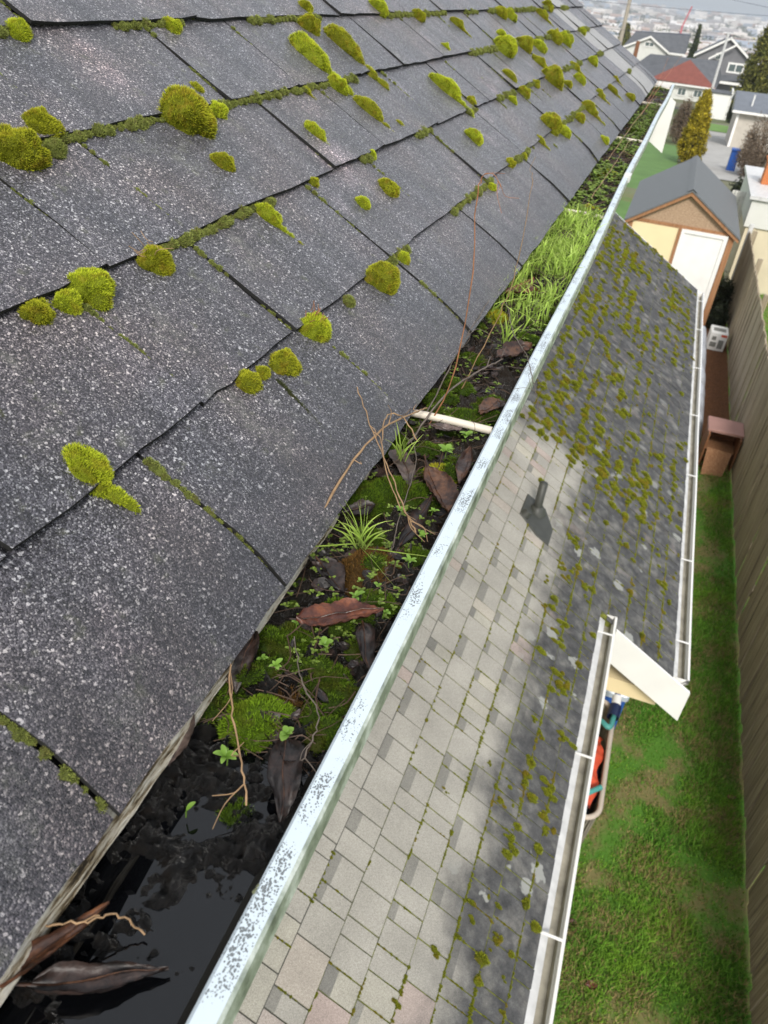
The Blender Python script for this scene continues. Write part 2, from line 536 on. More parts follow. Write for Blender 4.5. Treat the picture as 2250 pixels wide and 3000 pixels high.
M['cream_wall'] = plain('cream_wall', (.66, .58, .42), .7, .08, 3)
M['beige_wall'] = plain('beige_wall', (.50, .46, .40), .8, .08, 3)
t = NT('shed_roofing')
g = t.ramp(t.noise(1, 4, t.scaled((18, 90, 18))), [(.3, (.105, .114, .118)), (.7, (.15, .158, .162))])
M['shed_roof'] = t.out(g, .6, t.bump(t.noise(80, 3), .3, .004))
M['vent'] = plain('vent_black', (.05, .052, .046), .5, .2, 20)

# ------------------------------------------------------------------ ground, water, far land
TY = [-60, 30, 350, 1200, 3000, 7200, 7500, 26000]
TZ = [0, 0, -21.4, -46, -56, -60.5, -66, -66]
def tz(y):
    return float(np.interp(y, TY, TZ))

t = NT('ground_cover')
p = t.xyz()
near = t.mix(t.rng(t.noise(2.6, 5, rough=.6), .42, .6), (.09, .21, .03), (.20, .18, .075))
town = t.ramp(t.noise(.05, 5, rough=.65), [(.35, (.06, .10, .03)), (.5, (.14, .15, .08)), (.62, (.22, .20, .17))])
far = t.ramp(t.noise(.012, 5, rough=.7), [(.35, (.10, .12, .09)), (.5, (.24, .22, .19)), (.65, (.36, .33, .29))])
c = t.mix(t.rng(p[1], 24, 34), near, town)
c = t.mix(t.rng(p[1], 300, 700), c, far)
M['ground'] = t.out(c, .95, t.bump(t.noise(60, 4), .4, .01), .1)
g = Geo()
ys = sorted(set(list(np.linspace(-60, 30, 10)) + list(np.linspace(30, 350, 12)) + list(np.geomspace(350, 26000, 24)) + TY))
xs = [-14000, -3000, -600, -120, -30, -8, 0, 3, 8, 30, 120, 600, 3000, 14000]
V = [(x, y, tz(y)) for y in ys for x in xs]
nx = len(xs)
F = [[j * nx + i, j * nx + i + 1, (j + 1) * nx + i + 1, (j + 1) * nx + i] for j in range(len(ys) - 1) for i in range(nx - 1)]
setting('ground', g.add(V, F), M['ground'], smooth=True)

t = NT('bay_water')
M['bay'] = t.out((.16, .24, .29), .25, t.bump(t.noise(.02, 3), .3, 2.0), .5)
setting('water', Geo().add([(-14000, 7000, -61.5), (14000, 7000, -61.5), (14000, 24000, -61.5), (-14000, 24000, -61.5)], [[0, 1, 2, 3]]), M['bay'])
g = Geo()
hx = np.linspace(-13500, 13500, 90)
hz = 60 + 330 * fbm(hx / 4200, 3.3, 0, 4) ** 1.6
V = [(x, y, z) for (y, k) in ((17500, 0), (19500, .6), (22500, 1), (25500, .1)) for x, z in zip(hx, hz * k - 70)]
F = [[j * 90 + i, j * 90 + i + 1, (j + 1) * 90 + i + 1, (j + 1) * 90 + i] for j in range(3) for i in range(89)]
M['hills'] = plain('far_wooded_hills', (.05, .075, .06), .95, .3, .002)
setting('hills', g.add(V, F), M['hills'], smooth=True)

# mulch strip under the fence end and concrete drive beyond the shed
t = NT('bark_mulch')
M['mulch'] = t.out(t.ramp(t.noise(45, 5, rough=.7), [(.3, (.05, .022, .012)), (.5, (.14, .065, .032)), (.72, (.26, .13, .065))]), .9, t.bump(t.noise(45, 4), .8, .03), .1)
g = Geo()
mx, my = np.meshgrid(np.linspace(.62, 2.12, 34), np.linspace(11.75, 21.0, 180))
mz = .012 + .03 * fbm(mx * 14, my * 14)
V = np.stack([mx, my, mz], -1).reshape(-1, 3)
F = [[j * 34 + i, j * 34 + i + 1, (j + 1) * 34 + i + 1, (j + 1) * 34 + i] for j in range(179) for i in range(33)]
setting('mulch_bed', g.add(V, F), M['mulch'], smooth=True)
M['concrete'] = plain('driveway_concrete', (.36, .35, .33), .85, .15, 1.5)
def strip(x0, x1, ya, yb, dz, n=8):
    yy = np.linspace(ya, yb, n)
    V = [(x, y, tz(y) + dz) for y in yy for x in (x0, x1)]
    return Geo().add(V, [[2 * i, 2 * i + 1, 2 * i + 3, 2 * i + 2] for i in range(n - 1)])
setting('driveway', strip(1.6, 4.2, 40, 78, .03), M['concrete'])
setting('road', strip(-80, 60, 118, 126, .04, 3), plain('street_asphalt', (.06, .06, .06), .9))

# lawn: one mass of blades over the side yard
def lawn(x0, x1, y0, y1, n, hmin, hmax, seed):
    x = rng.uniform(x0, x1, n)
    y = y0 + (y1 - y0) * rng.uniform(0, 1, n) ** 1.35
    patch = fbm(x * 2.1 + 3, y * 1.5, 0, 4)
    track = np.exp(-((x - 1.52) / .22) ** 2) * .16
    bald = np.clip((patch + track - .53) / .18, 0, 1)
    keep = rng.uniform(0, 1, n) > bald * .72
    x, y, bald = x[keep], y[keep], bald[keep]
    k = len(x)
    P = np.stack([x, y, np.full(k, .0)], 1)
    D = np.stack([rng.normal(0, .55, k), rng.normal(0, .55, k), np.ones(k)], 1)
    cl = vn(x * 6, y * 6)
    L = 1.5 * rng.uniform(hmin, hmax, k) * (.45 + 1.1 * cl) * (1 - .5 * bald)
    V, F, T = blades(P, D, L, rng.uniform(.005, .011, k))
    return V, F, T
t = NT('lawn_grass')
a = t.n('Attribute', attribute_name='tip').outputs['Fac']
c = t.ramp(a, [(0, (.075, .15, .02)), (1, (.27, .55, .06))])
c = t.mix(1.0, c, t.ramp(t.noise(1.1, 4, rough=.6), [(.35, (.62, .78, .75)), (.52, (1, 1, 1)), (.68, (1.35, 1.22, .9))]), 'MULTIPLY')
c = t.mix(1.0, c, t.ramp(t.isl, [(0, .6), (1, 1.4)]), 'MULTIPLY')
dry = t.math('GREATER_THAN', t.math('ADD', t.isl, t.math('MULTIPLY', t.rng(t.noise(2.6, 5, rough=.6), .40, .62), .4)), .95)
c = t.mix(dry, c, (.36, .28, .12))
t.out(c, .6, spec=.2)
M['lawn'] = t.m
g = Geo()
V, F, T = lawn(.35, 2.11, .7, 12.2, 240000, .025, .055, 1)
g.add(V, F, 0, T)
V, F, T = lawn(2.3, 6.0, 8, 24, 60000, .03, .06, 2)
g.add(V, F, 0, T)
setting('lawn_grass', g, M['lawn'], 'stuff', 'patchy green lawn between the lower roof and the wooden fence', 'grass')

# ------------------------------------------------------------------ upper roof of the house
HS = .61
K = math.sqrt(1 + HS * HS)
UD = np.array([-1, 0, HS]) / K         # up the slope
UN = np.array([HS, 0, 1]) / K          # roof normal
E0 = np.array([-.2, 0, 5.412])
EXP = .1445
Y_END = 5.22
def R(u, y, h=0.0):
    u, y, h = np.broadcast_arrays(np.asarray(u, float), np.asarray(y, float), np.asarray(h, float))
    sag = -.0065 * np.clip(1 - u / .07, 0, 1.6) ** 2 * (1 + .5 * np.sin(y * 3.1))
    return E0 + u[..., None] * UD + (h + sag)[..., None] * UN + y[..., None] * np.array([0, 1.0, 0])

house = thing('house', 'house with dark grey mossy shingle roof and clogged white eave gutter', 'house', (-1.6, 2.2, 0))
g = Geo()
gu, gy = np.meshgrid(np.linspace(-.004, 4.2, 30), np.linspace(-1.6, Y_END, 40))
nuy = 30
V = R(gu, gy, .0004).reshape(-1, 3)
F = [[j * nuy + i, (j + 1) * nuy + i, (j + 1) * nuy + i + 1, j * nuy + i + 1] for j in range(39) for i in range(nuy - 1)]
V2 = R(gu, gy, -.03).reshape(-1, 3)
g.add(V, F)
g.add(V2, [f[::-1] for f in F])
roof = part('roof', g, M['roof_deck'], house)

def shingle_mesh(y0, y1, u0, u1, lift, seed, fine):
    nu, ny = (7, 9) if fine else (5, 4)
    tt, ss = np.meshgrid(np.linspace(0, 1, nu), np.linspace(0, 1, ny), indexing='ij')
    low = (1 - tt)
    u = u0 + (u1 - u0) * tt
    y = y0 + (y1 - y0) * ss
    r = vn(y * 90, u0 * 7 + seed) - .5
    u = u + np.where(tt < .01, r * .0035, 0)
    y = y + np.where((ss < .01) | (ss > .99), (vn(u * 120, seed + ss * 9) - .5) * .003, 0)
    wav = (fbm(y * 9 + seed, u * 14, 0, 2) - .5) * .0028
    edge = np.clip(1 - np.minimum(ss, 1 - ss) / .12, 0, 1) ** 2
    h = .0015 + low * (.0065 + lift) + wav * low + edge * low * .0018 * (1 if seed % 3 else -1)
    Vt = R(u, y, h).reshape(-1, 3)
    Vb = R(u, y, np.maximum(h - .0042, -.003)).reshape(-1, 3)
    g = Geo()
    F = [[i * ny + j, i * ny + j + 1, (i + 1) * ny + j + 1, (i + 1) * ny + j] for i in range(nu - 1) for j in range(ny - 1)]
    n = nu * ny
    rim = [j for j in range(ny)] + [i * ny + ny - 1 for i in range(1, nu)] + [(nu - 1) * ny + j for j in range(ny - 2, -1, -1)] + [i * ny for i in range(nu - 2, 0, -1)]
    S = [[rim[(k + 1) % len(rim)], rim[k], rim[k] + n, rim[(k + 1) % len(rim)] + n] for k in range(len(rim))]
    g.add(np.vstack([Vt, Vb]), [f[::-1] for f in F] + S)
    g.M[-1][len(F):] = 1
    return g

JO = {0: [-.1, .055, .197, .412, .712, .985, 1.31, 1.672, 1.85, 1.984, 2.158, 2.438], 1: [.03, .275, .50, .68, .968, 1.186, 1.517, 1.856, 2.087],
      2: [.10, .30, .556, .686, 1.066, 1.27], 3: [.16, .42, .68, .996, 1.21, 1.47], 4: [.2, .46, .79, 1.13, 1.42]}
joints = {}
for cidx in range(9):
    js = list(JO.get(cidx, [.05 + .11 * cidx]))
    while js[0] > -1.4:
        js.insert(0, js[0] - random.choice([.2, .26, .31]))
    while js[-1] < Y_END - .1:
        js.append(js[-1] + random.choice([.13, .17, .2, .24, .29, .31]))
    js[-1] = Y_END + .012
    joints[cidx] = js
    u0 = cidx * EXP - (.008 if cidx else .012)
    for k in range(len(js) - 1):
        a, b = js[k] + .0019, js[k + 1] - .0019
        lift = random.choice([0, .0004, .0012, .0018])
        fine = b < 2.2 and cidx < 6 and a > -.3
        mid = (a + b) / 2
        pale = 4.36 < mid - .25 * (.3 - cidx * .1) * 0 + cidx * .06 < 4.86 and cidx < 8
        g = shingle_mesh(a, b, u0, u0 + EXP + .024, lift, cidx * 31 + k, fine)
        part('shingle', g, [M['shingle_pale' if pale else 'shingle'], M['cut_edge']], roof, loc=R(u0, mid))
# unseen upper part of the roof in the same shingles, out of the frame
g = Geo()
for cidx in range(9, 29):
    u0 = cidx * EXP
    y = -1.5
    while y < Y_END:
        w = random.choice([.2, .26, .31])
        g.add(np.vstack([R(u0, y + .002, .007), R(u0, y + w - .002, .007), R(u0 + EXP + .01, y + w - .002, .002), R(u0 + EXP + .01, y + .002, .002),
                         R(u0, y + .002, .001), R(u0, y + w - .002, .001)]), [[0, 3, 2, 1], [0, 1, 5, 4]])
        y += w
part('shingle', g, M['shingle'], roof, kind='stuff')

# walls, soffit and rafters' end boards below the eave
g = Geo()
gbox(g, -4.2, -.75, -1.5, Y_END + .45, -.1, 5.62)
part('wall', g, M['cream_wall'], house)
g = Geo()
gbox(g, -.75, -.228, -1.5, Y_END - .02, 5.24, 5.262)
part('soffit', g, M['white_old'], house)
g = Geo()
yy = np.linspace(-.5, Y_END - .02, 240)
lx = -.1965 - .009 * np.clip(yy / .62, 0, 1.2) + .0035 * (fbm(yy * 25, 1.0) - .5)
prof = [(-.03, 5.374), (-0.004, 5.374), (.003, 5.379), (.002, 5.390), (-.006, 5.3985), (-.03, 5.3995)]
V = []
for i, y in enumerate(yy):
    for k, (dx, z) in enumerate(prof):
        V.append((lx[i] + dx + (.005 * (fbm(y * 45, k * 3.7) - .5) if k in (1, 2, 3, 4) else 0), y, z + (.003 * (vn(y * 35, k * 2.1) - .5) if k >= 3 else .007 * (fbm(y * 30, 9.0) - .5))))
npf = len(prof)
F = [[i * npf + k, i * npf + (k + 1) % npf, (i + 1) * npf + (k + 1) % npf, (i + 1) * npf + k] for i in range(len(yy) - 1) for k in range(npf)]
part('fascia_board', g.add(V, [f[::-1] for f in F]), M['peeling'], house, label='fascia board with peeling cream paint behind the gutter')

# eave gutter: a folded trough with a flat lip, slightly bowed along its length
g = Geo()
PROF = [(-.2085, 5.385), (-.2085, 5.318), (-.204, 5.312), (-.150, 5.312), (-.141, 5.318), (-.133, 5.345), (-.112, 5.366), (-.1055, 5.378), (-.1055, 5.392),
        (-.1050, 5.3985), (-.1030, 5.4005), (-.0918, 5.4000), (-.0898, 5.3980), (-.0893, 5.3880), (-.0908, 5.3835),
        (-.0900, 5.3760), (-.1020, 5.3600), (-.1260, 5.3400), (-.1340, 5.3140), (-.1420, 5.3075), (-.204, 5.3075), (-.2105, 5.312), (-.2105, 5.385)]
yy = np.concatenate([np.linspace(-.6, 2.0, 90), np.linspace(2.05, 5.25, 50)])
V = []
for y in yy:
    bow = .0022 * math.sin(y * 1.7) + .0016 * math.sin(y * 4.3 + 1)
    sag = .002 * math.sin(y * 1.3 + 2)
    for k, (x, z) in enumerate(PROF):
        V.append((x + (bow if 4 <= k <= 18 else 0), y, z + (sag if 4 <= k <= 18 else 0)))
npf = len(PROF)
F = [[i * npf + k, i * npf + (k + 1) % npf, (i + 1) * npf + (k + 1) % npf, (i + 1) * npf + k] for i in range(len(yy) - 1) for k in range(npf)]
g.add(V, F)
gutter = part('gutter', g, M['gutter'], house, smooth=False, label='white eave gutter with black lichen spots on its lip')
g = Geo()
g.add([(x, 5.252, z) for (x, z) in PROF[1:13]] + [(-.2085, 5.252, 5.40)] , [list(range(13))])
part('end_cap', g, M['white'], gutter)
for yh, xr in ((.765, -.21), (1.862, -.21), (3.05, -.21), (4.25, -.21), (5.1, -.21)):
    V, F = tube([(xr, yh - .006, 5.388), (-.16, yh, 5.387), (-.108, yh + .002, 5.386)], .0046, 10)
    g = Geo().add(V, F)
    part('hanger', g, M['hanger'], gutter, smooth=True, loc=(-.16, yh, 5.387))
# joint sleeve of the gutter, a hair wider than the lip
g = Geo()
gbox(g, -.1062, -.0885, 2.30, 2.345, 5.386, 5.4028)
part('joint_sleeve', g, M['white_old'], gutter)
# bargeboard at the far end of the house, dropping to the right
g = Geo()
q = [(-.19, 5.36), (-.063, 5.283), (-.063, 5.0), (-.15, 5.05), (-.75, 5.4), (-.75, 5.72)]
V = [(x, y, z) for y in (5.56, 5.585) for (x, z) in q]
g.add(V, [[0, 5, 4, 3, 2, 1]])
g.add(V, [[6, 7, 8, 9, 10, 11]])
g.add(V, [[k, (k + 1) % 6, (k + 1) % 6 + 6, k + 6] for k in range(6)])
part('bargeboard', g, M['white'], house)

# ------------------------------------------------------------------ lower wing of the house with laminated shingles
LS = .6
LK = math.sqrt(1 + LS * LS)
LN = np.array([LS, 0, 1]) / LK
def Lr(x, y, h=0.0):
    x, y, h = np.broadcast_arrays(np.asarray(x, float), np.asarray(y, float), np.asarray(h, float))
    return np.stack([x, y, 2.88 - LS * x], -1) + h[..., None] * LN
wing = thing('house_wing', 'lower lean-to wing with tan and grey laminated shingle roof below the main eave', 'house wing', (0, 6.5, 0))
g = Geo()
XN, XF, YS, YF = .335, .868, 3.85, 12.05
def sheet(x0, x1, y0, y1, h):
    return np.vstack([Lr(x0, y0, h), Lr(x1, y0, h), Lr(x1, y1, h), Lr(x0, y1, h)])
for (x0, x1, y0, y1) in ((-.74, XN, -.6, YS), (-.74, XF, YS, YF)):
    V = np.vstack([sheet(x0, x1, y0, y1, .0008), sheet(x0, x1, y0, y1, -.05)])
    g.add(V, [[0, 1, 2, 3], [7, 6, 5, 4], [0, 4, 5, 1], [1, 5, 6, 2], [2, 6, 7, 3], [3, 7, 4, 0]])
lroof = part('roof', g, M['low_deck'], wing)
LE = .1435
pieces = []
cs = -6
for n in range(-6, 8):
    xl = (.008 + LE * n) / LK                    # lower edge of the course
    xu = xl - LE / LK + .0042
    y = -.5 + random.uniform(0, .1) if n < 4 else YS - .02
    tooth = n % 2 == 0
    while y < YF:
        w = random.choice([.08, .10, .13, .15, .17]) if tooth else random.choice([.07, .09, .12, .15])
        y1 = min(y + w, YF + .01)
        lim = XN if (y + y1) / 2 < YS else XF + .01
        if xu < lim - .03:
            pieces.append((min(xl, lim), xu, y, y1, tooth, n))
        y = y1
        tooth = not tooth if random.random() < .86 else tooth
def piece_geo(p, g):
    (x1, x0, y0, y1, tooth, n) = p
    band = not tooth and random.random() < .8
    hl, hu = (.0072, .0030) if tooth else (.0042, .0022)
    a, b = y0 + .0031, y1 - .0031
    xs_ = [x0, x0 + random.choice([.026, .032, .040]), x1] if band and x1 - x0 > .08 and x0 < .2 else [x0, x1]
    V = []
    for x in xs_:
        h = hu + (hl - hu) * (x - x0) / (x1 - x0)
        V += [Lr(x, a, h), Lr(x, b, h)]
    V += [Lr(x1, a, -.001), Lr(x1, b, -.001), Lr(x0, a, -.001), Lr(x0, b, -.001)]
    k = 2 * len(xs_)
    F = [[2 * i, 2 * i + 2, 2 * i + 3, 2 * i + 1] for i in range(len(xs_) - 1)]
    F += [[k - 2, k, k + 1, k - 1], [0, k + 2, k, k - 2], [k - 1, k + 1, k + 3, 1]] if len(xs_) == 2 else []
    if len(xs_) == 3:
        F += [[k - 2, k, k + 1, k - 1], [2, k + 2, k, k - 2], [3, k - 1, k + 1, k + 3]]
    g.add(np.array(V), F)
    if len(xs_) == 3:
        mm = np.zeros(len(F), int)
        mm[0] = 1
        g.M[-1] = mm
    return g
def shown(p):                                    # apparent size, to pick the tabs that show largest
    c = np.array([(p[0] + p[1]) / 2, (p[2] + p[3]) / 2, 2.95]) - np.array([0, 0, CAM_Z])
    dd = np.linalg.norm(c)
    vis = c[1] > 1.2 and (c[0] > -.62 + .0 * c[1])
    return (p[3] - p[2]) / dd if vis and c[1] < 6.5 else 0
pieces.sort(key=shown, reverse=True)
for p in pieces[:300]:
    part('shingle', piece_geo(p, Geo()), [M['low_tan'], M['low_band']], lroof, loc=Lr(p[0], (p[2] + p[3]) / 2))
g = Geo()
for p in pieces[300:]:
    piece_geo(p, g)
part('shingle', g, [M['low_tan'], M['low_band']], lroof, kind='stuff')

# walls and rake
g = Geo()
gbox(g, -.74, .08, -.5, 4.119, -.1, 2.72)
part('wall', g, M['cream_wall'], wing)
part('wall', box(-.7, .55, 4.12, 11.9, -.1, 2.46), M['cream_wall'], wing)
def slope_board(x0, x1, y0, y1, dz, hgt):
    V = [(x, y, 2.88 - LS * x + dz - k * hgt) for x in (x0, x1) for y in (y0, y1) for k in (1, 0)]
    return Geo().add(V, BOXF)
part('rake_board', slope_board(.455, .995, 3.815, 3.838, .0, .255), M['white'], wing, label='white rake board at the step of the lower roof')
part('rake_board', slope_board(-.74, .95, 12.07, 12.1, .0, .2), M['white'], wing)
g = Geo()
gbox(g, .08, .86, 3.95, 4.1, 1.97, 2.09)
part('beam', g, M['cream'], wing)

def low_gutter(xe, z, y0, y1, bars, lab):
    P = [(xe - .012, z - .004), (xe - .012, z - .016), (xe + .040, z - .045), (xe + .042, z - .085), (xe + .075, z - .088), (xe + .083, z - .05), (xe + .091, z - .035), (xe + .091, z - .012),
         (xe + .093, z - .010), (xe + .104, z - .010), (xe + .106, z - .013), (xe + .106, z - .045), (xe + .092, z - .065), (xe + .086, z - .093), (xe + .036, z - .093), (xe + .034, z - .05), (xe - .014, z - .022)]
    yy = np.linspace(y0, y1, 60)
    V = []
    for y in yy:
        j = .0
        for k, (x, zz) in enumerate(P):
            wv = .006 * (vn(y * 7, k) - .5) if k in (0, 1) else .0015 * math.sin(y * 2.2)
            V.append((x + wv, y, zz))
    n = len(P)
    F, mm = [], []
    for i in range(len(yy) - 1):
        for k in range(n):
            F.append([i * n + k, i * n + (k + 1) % n, (i + 1) * n + (k + 1) % n, (i + 1) * n + k])
            mm.append(1 if k in (2, 3, 4) else (2 if k in (0, 1) else 0))
    g = Geo()
    g.add(V, F)
    g.M[-1] = np.array(mm)
    o = part('gutter', g, [M['white'], M['trough'], M['white_old']], wing, label=lab)
    for y in (y0, y1):
        s = .002 if y == y1 else -.002
        e = Geo()
        e.add([(x, y + s, zz) for (x, zz) in P[2:11]] + [(xe + .0, y + s, z - .012)], [list(range(10))])
        e.add([(x, y + 3 * s, zz) for (x, zz) in P[2:11]] + [(xe + .0, y + 3 * s, z - .012)], [list(range(9, -1, -1))])
        part('end_cap', e, M['white'], o)
    for y in bars:
        b = box(xe - .002, xe + .094, y - .006, y + .006, z - .0075, z - .0035)
        part('hanger', b, M['white'], o, loc=(xe + .045, y, z - .005))
    return o
low_gutter(XN, 2.672, -.4, YS + .02, (2.735, 3.69, 1.78, .85), 'white gutter of the nearer short eave with stained trough')
low_gutter(XF, 2.352, YS + .02, YF + .02, (4.21, 5.16, 6.49, 7.77, 9.07, 10.4, 11.6), 'white gutter along the farther long eave')

# vent pipe with its flashing
vent = part('vent_flashing', Geo().add(
    np.vstack([[Lr(x, y, .013) for (x, y) in ((-.30, 4.10), (-.17, 4.03), (-.085, 4.03), (-.085, 4.20), (-.17, 4.34), (-.30, 4.34))],
               [Lr(x, y, .002) for (x, y) in ((-.305, 4.095), (-.17, 4.025), (-.08, 4.025), (-.08, 4.205), (-.17, 4.345), (-.305, 4.345))]]),
    [[k, (k + 1) % 6, (k + 1) % 6 + 6, k + 6] for k in range(6)]), M['vent'], wing, label='dark roof flashing around the vent pipe')
vg = Geo().add(np.vstack([Lr(x, y, .0132) for (x, y) in ((-.30, 4.10), (-.17, 4.03), (-.085, 4.03), (-.085, 4.20), (-.17, 4.34), (-.30, 4.34))]), [[0, 1, 2, 3, 4, 5]])
part('plate', vg, M['vent'], vent)
bx, by, bz = -.21, 4.25, 3.0
V, F = tube([(bx, by, bz), (bx, by, bz + .03), (bx, by, bz + .055), (bx, by, bz + .06)], [.062, .05, .038, .029], 18)
part('boot', Geo().add(V, F), M['vent'], vent, smooth=True)
V, F = tube([(bx, by, bz + .02), (bx, by, bz + .235), (bx, by, bz + .237), (bx, by, bz + .15)], [.027, .027, .023, .022], 18)
part('pipe', Geo().add(V, F), M['vent'], vent, smooth=True)
V, F = tube([Lr(-.275, 4.12, .012), Lr(-.275, 4.12, .05)], [.035, .022], 14)
part('stub_cap', Geo().add(V, F).add(np.vstack([V[-14:]]), [list(range(14))]), M['vent'], vent, smooth=True)

# ------------------------------------------------------------------ fence
fence = thing('fence', 'tall weathered grey-brown board fence along the narrow lawn', 'fence', (2.15, 10, 0))
y = .4
FE = 20.0
i = 0
while y < FE:
    w = .138 + random.uniform(-.004, .004)
    top = 1.60 + random.uniform(-.012, .012)
    dx = random.uniform(-.013, .013)
    g = Geo()
    x0, x1 = 2.13 + dx, 2.148 + dx
    ln = random.uniform(-.006, .006)
    V = boxv(x0, x1, y + .004, y + w - .004, .03, top)
    V[V[:, 2] > 1, 1] += ln
    V[V[:, 2] > 1, 0] += random.uniform(-.004, .006)
    part('board', g.add(V, BOXF), M['fence'], fence, loc=(2.14, y + w / 2, 0))
    y += w
for z in (.35, .95, 1.42):
    part('rail', box(2.155, 2.195, .4, FE, z, z + .085), M['fence'], fence)
for y in np.arange(.5, FE + .1, 2.42):
    part('post', box(2.197, 2.287, y - .045, y + .045, -.2, 1.66), M['fence'], fence, loc=(2.24, y, 0))
part('post', box(2.10, 2.19, FE + .02, FE + .11, -.2, 1.75), M['white_old'], fence, loc=(2.14, FE + .06, 0), label='pale end post of the fence')

# ------------------------------------------------------------------ shed
shed = thing('garden_shed', 'small gabled garden shed with cedar trim, cream panel and white door', 'shed', (.58, 19.5, 0))
SX0, SX1, SY0, SY1, SE = -.48, 1.62, 17.5, 21.6, 2.02
AX_, AZ = .58, 2.70
for yy_, o_ in ((SY0, 1), (SY1, -1)):
    part('gable_wall', Geo().add([(SX0, yy_, 0), (SX1, yy_, 0), (SX1, yy_, SE), (AX_, yy_, AZ - .02), (SX0, yy_, SE)], [[0, 1, 2, 3, 4][::o_]]), M['osb'], shed)
part('side_wall', Geo().add([(SX0, SY0, 0), (SX0, SY0, SE), (SX0, SY1, SE), (SX0, SY1, 0)], [[0, 1, 2, 3]]), M['cedar'], shed)
part('side_wall', Geo().add([(SX1, SY0, 0), (SX1, SY0, SE), (SX1, SY1, SE), (SX1, SY1, 0)], [[3, 2, 1, 0]]), M['beige_wall'], shed)
def shed_slope(sgn):
    ex = AX_ + sgn * 1.16
    ez = AZ + .03 - 1.16 * (AZ - SE) / 1.05
    V = [(AX_, SY0 - .12, AZ + .03), (ex, SY0 - .12, ez), (ex, SY1 + .12, ez), (AX_, SY1 + .12, AZ + .03)]
    V += [(a, b, c - .035) for a, b, c in V]
    return Geo().add(V, [[0, 1, 2, 3], [7, 6, 5, 4], [0, 4, 5, 1], [1, 5, 6, 2], [2, 6, 7, 3]])
rf = part('roof', shed_slope(-1), M['shed_roof'], shed)
rf2 = part('roof', shed_slope(1), M['shed_roof'], shed)
part('ridge_cap', Geo().add([(AX_ - .1, SY0 - .125, AZ - .015), (AX_, SY0 - .125, AZ + .05), (AX_ + .1, SY0 - .125, AZ - .015), (AX_ - .1, SY1 + .125, AZ - .015), (AX_, SY1 + .125, AZ + .05), (AX_ + .1, SY1 + .125, AZ - .015)],
     [[0, 1, 4, 3], [1, 2, 5, 4]]), M['shed_roof'], rf2)
for sgn in (-1, 1):
    ex, ez = AX_ + sgn * 1.14, AZ - .01 - 1.14 * (AZ - SE) / 1.05
    V = [(AX_, SY0 - .1, AZ - .01), (ex, SY0 - .1, ez), (ex, SY0 - .1, ez - .07), (AX_, SY0 - .1, AZ - .085)]
    V += [(a, b + .03, c) for a, b, c in V]
    part('barge_trim', Geo().add(V, [[0, 1, 2, 3], [7, 6, 5, 4], [0, 4, 5, 1], [2, 6, 7, 3], [1, 5, 6, 2]]), M['cedar'], shed)
part('corner_trim', box(SX0 - .02, SX0 + .09, SY0 - .03, SY0 - .002, 0, SE), M['cedar'], shed)
part('corner_trim', box(SX1 - .09, SX1 + .02, SY0 - .03, SY0 - .002, 0, SE - .05), M['cedar'], shed)
part('lintel', box(SX0 + .09, SX1 - .09, SY0 - .025, SY0 - .003, 1.965, 2.03), M['cedar'], shed)
part('panel', box(SX0 + .09, .53, SY0 - .02, SY0 - .001, .05, 1.96), M['cream'], shed, label='pale yellow plywood panel beside the shed door')
part('post', box(.535, .60, SY0 - .05, SY0 - .001, 0, 1.965), M['cedar'], shed)
door = part('door', box(.605, 1.50, SY0 - .03, SY0 - .001, .03, 1.945), M['white'], shed, label='white flush door of the garden shed')
for (a, b, c, d) in ((.60, .67, .03, 1.97), (1.44, 1.515, .03, 1.97), (.67, 1.44, 1.90, 1.972)):
    part('frame', box(a, b, SY0 - .055, SY0 - .031, c, d), M['white'], door)
V, F = tube([(.74, SY0 - .031, .98), (.74, SY0 - .08, .98), (.74, SY0 - .1, .98)], [.018, .02, .028], 10)
part('handle', Geo().add(V, F), M['twig_grey'], door)
part('lean_board', box(SX0 - .28, SX0 - .06, SY0 + .05, SY0 + .09, 0, 1.9), M['cedar'], shed)

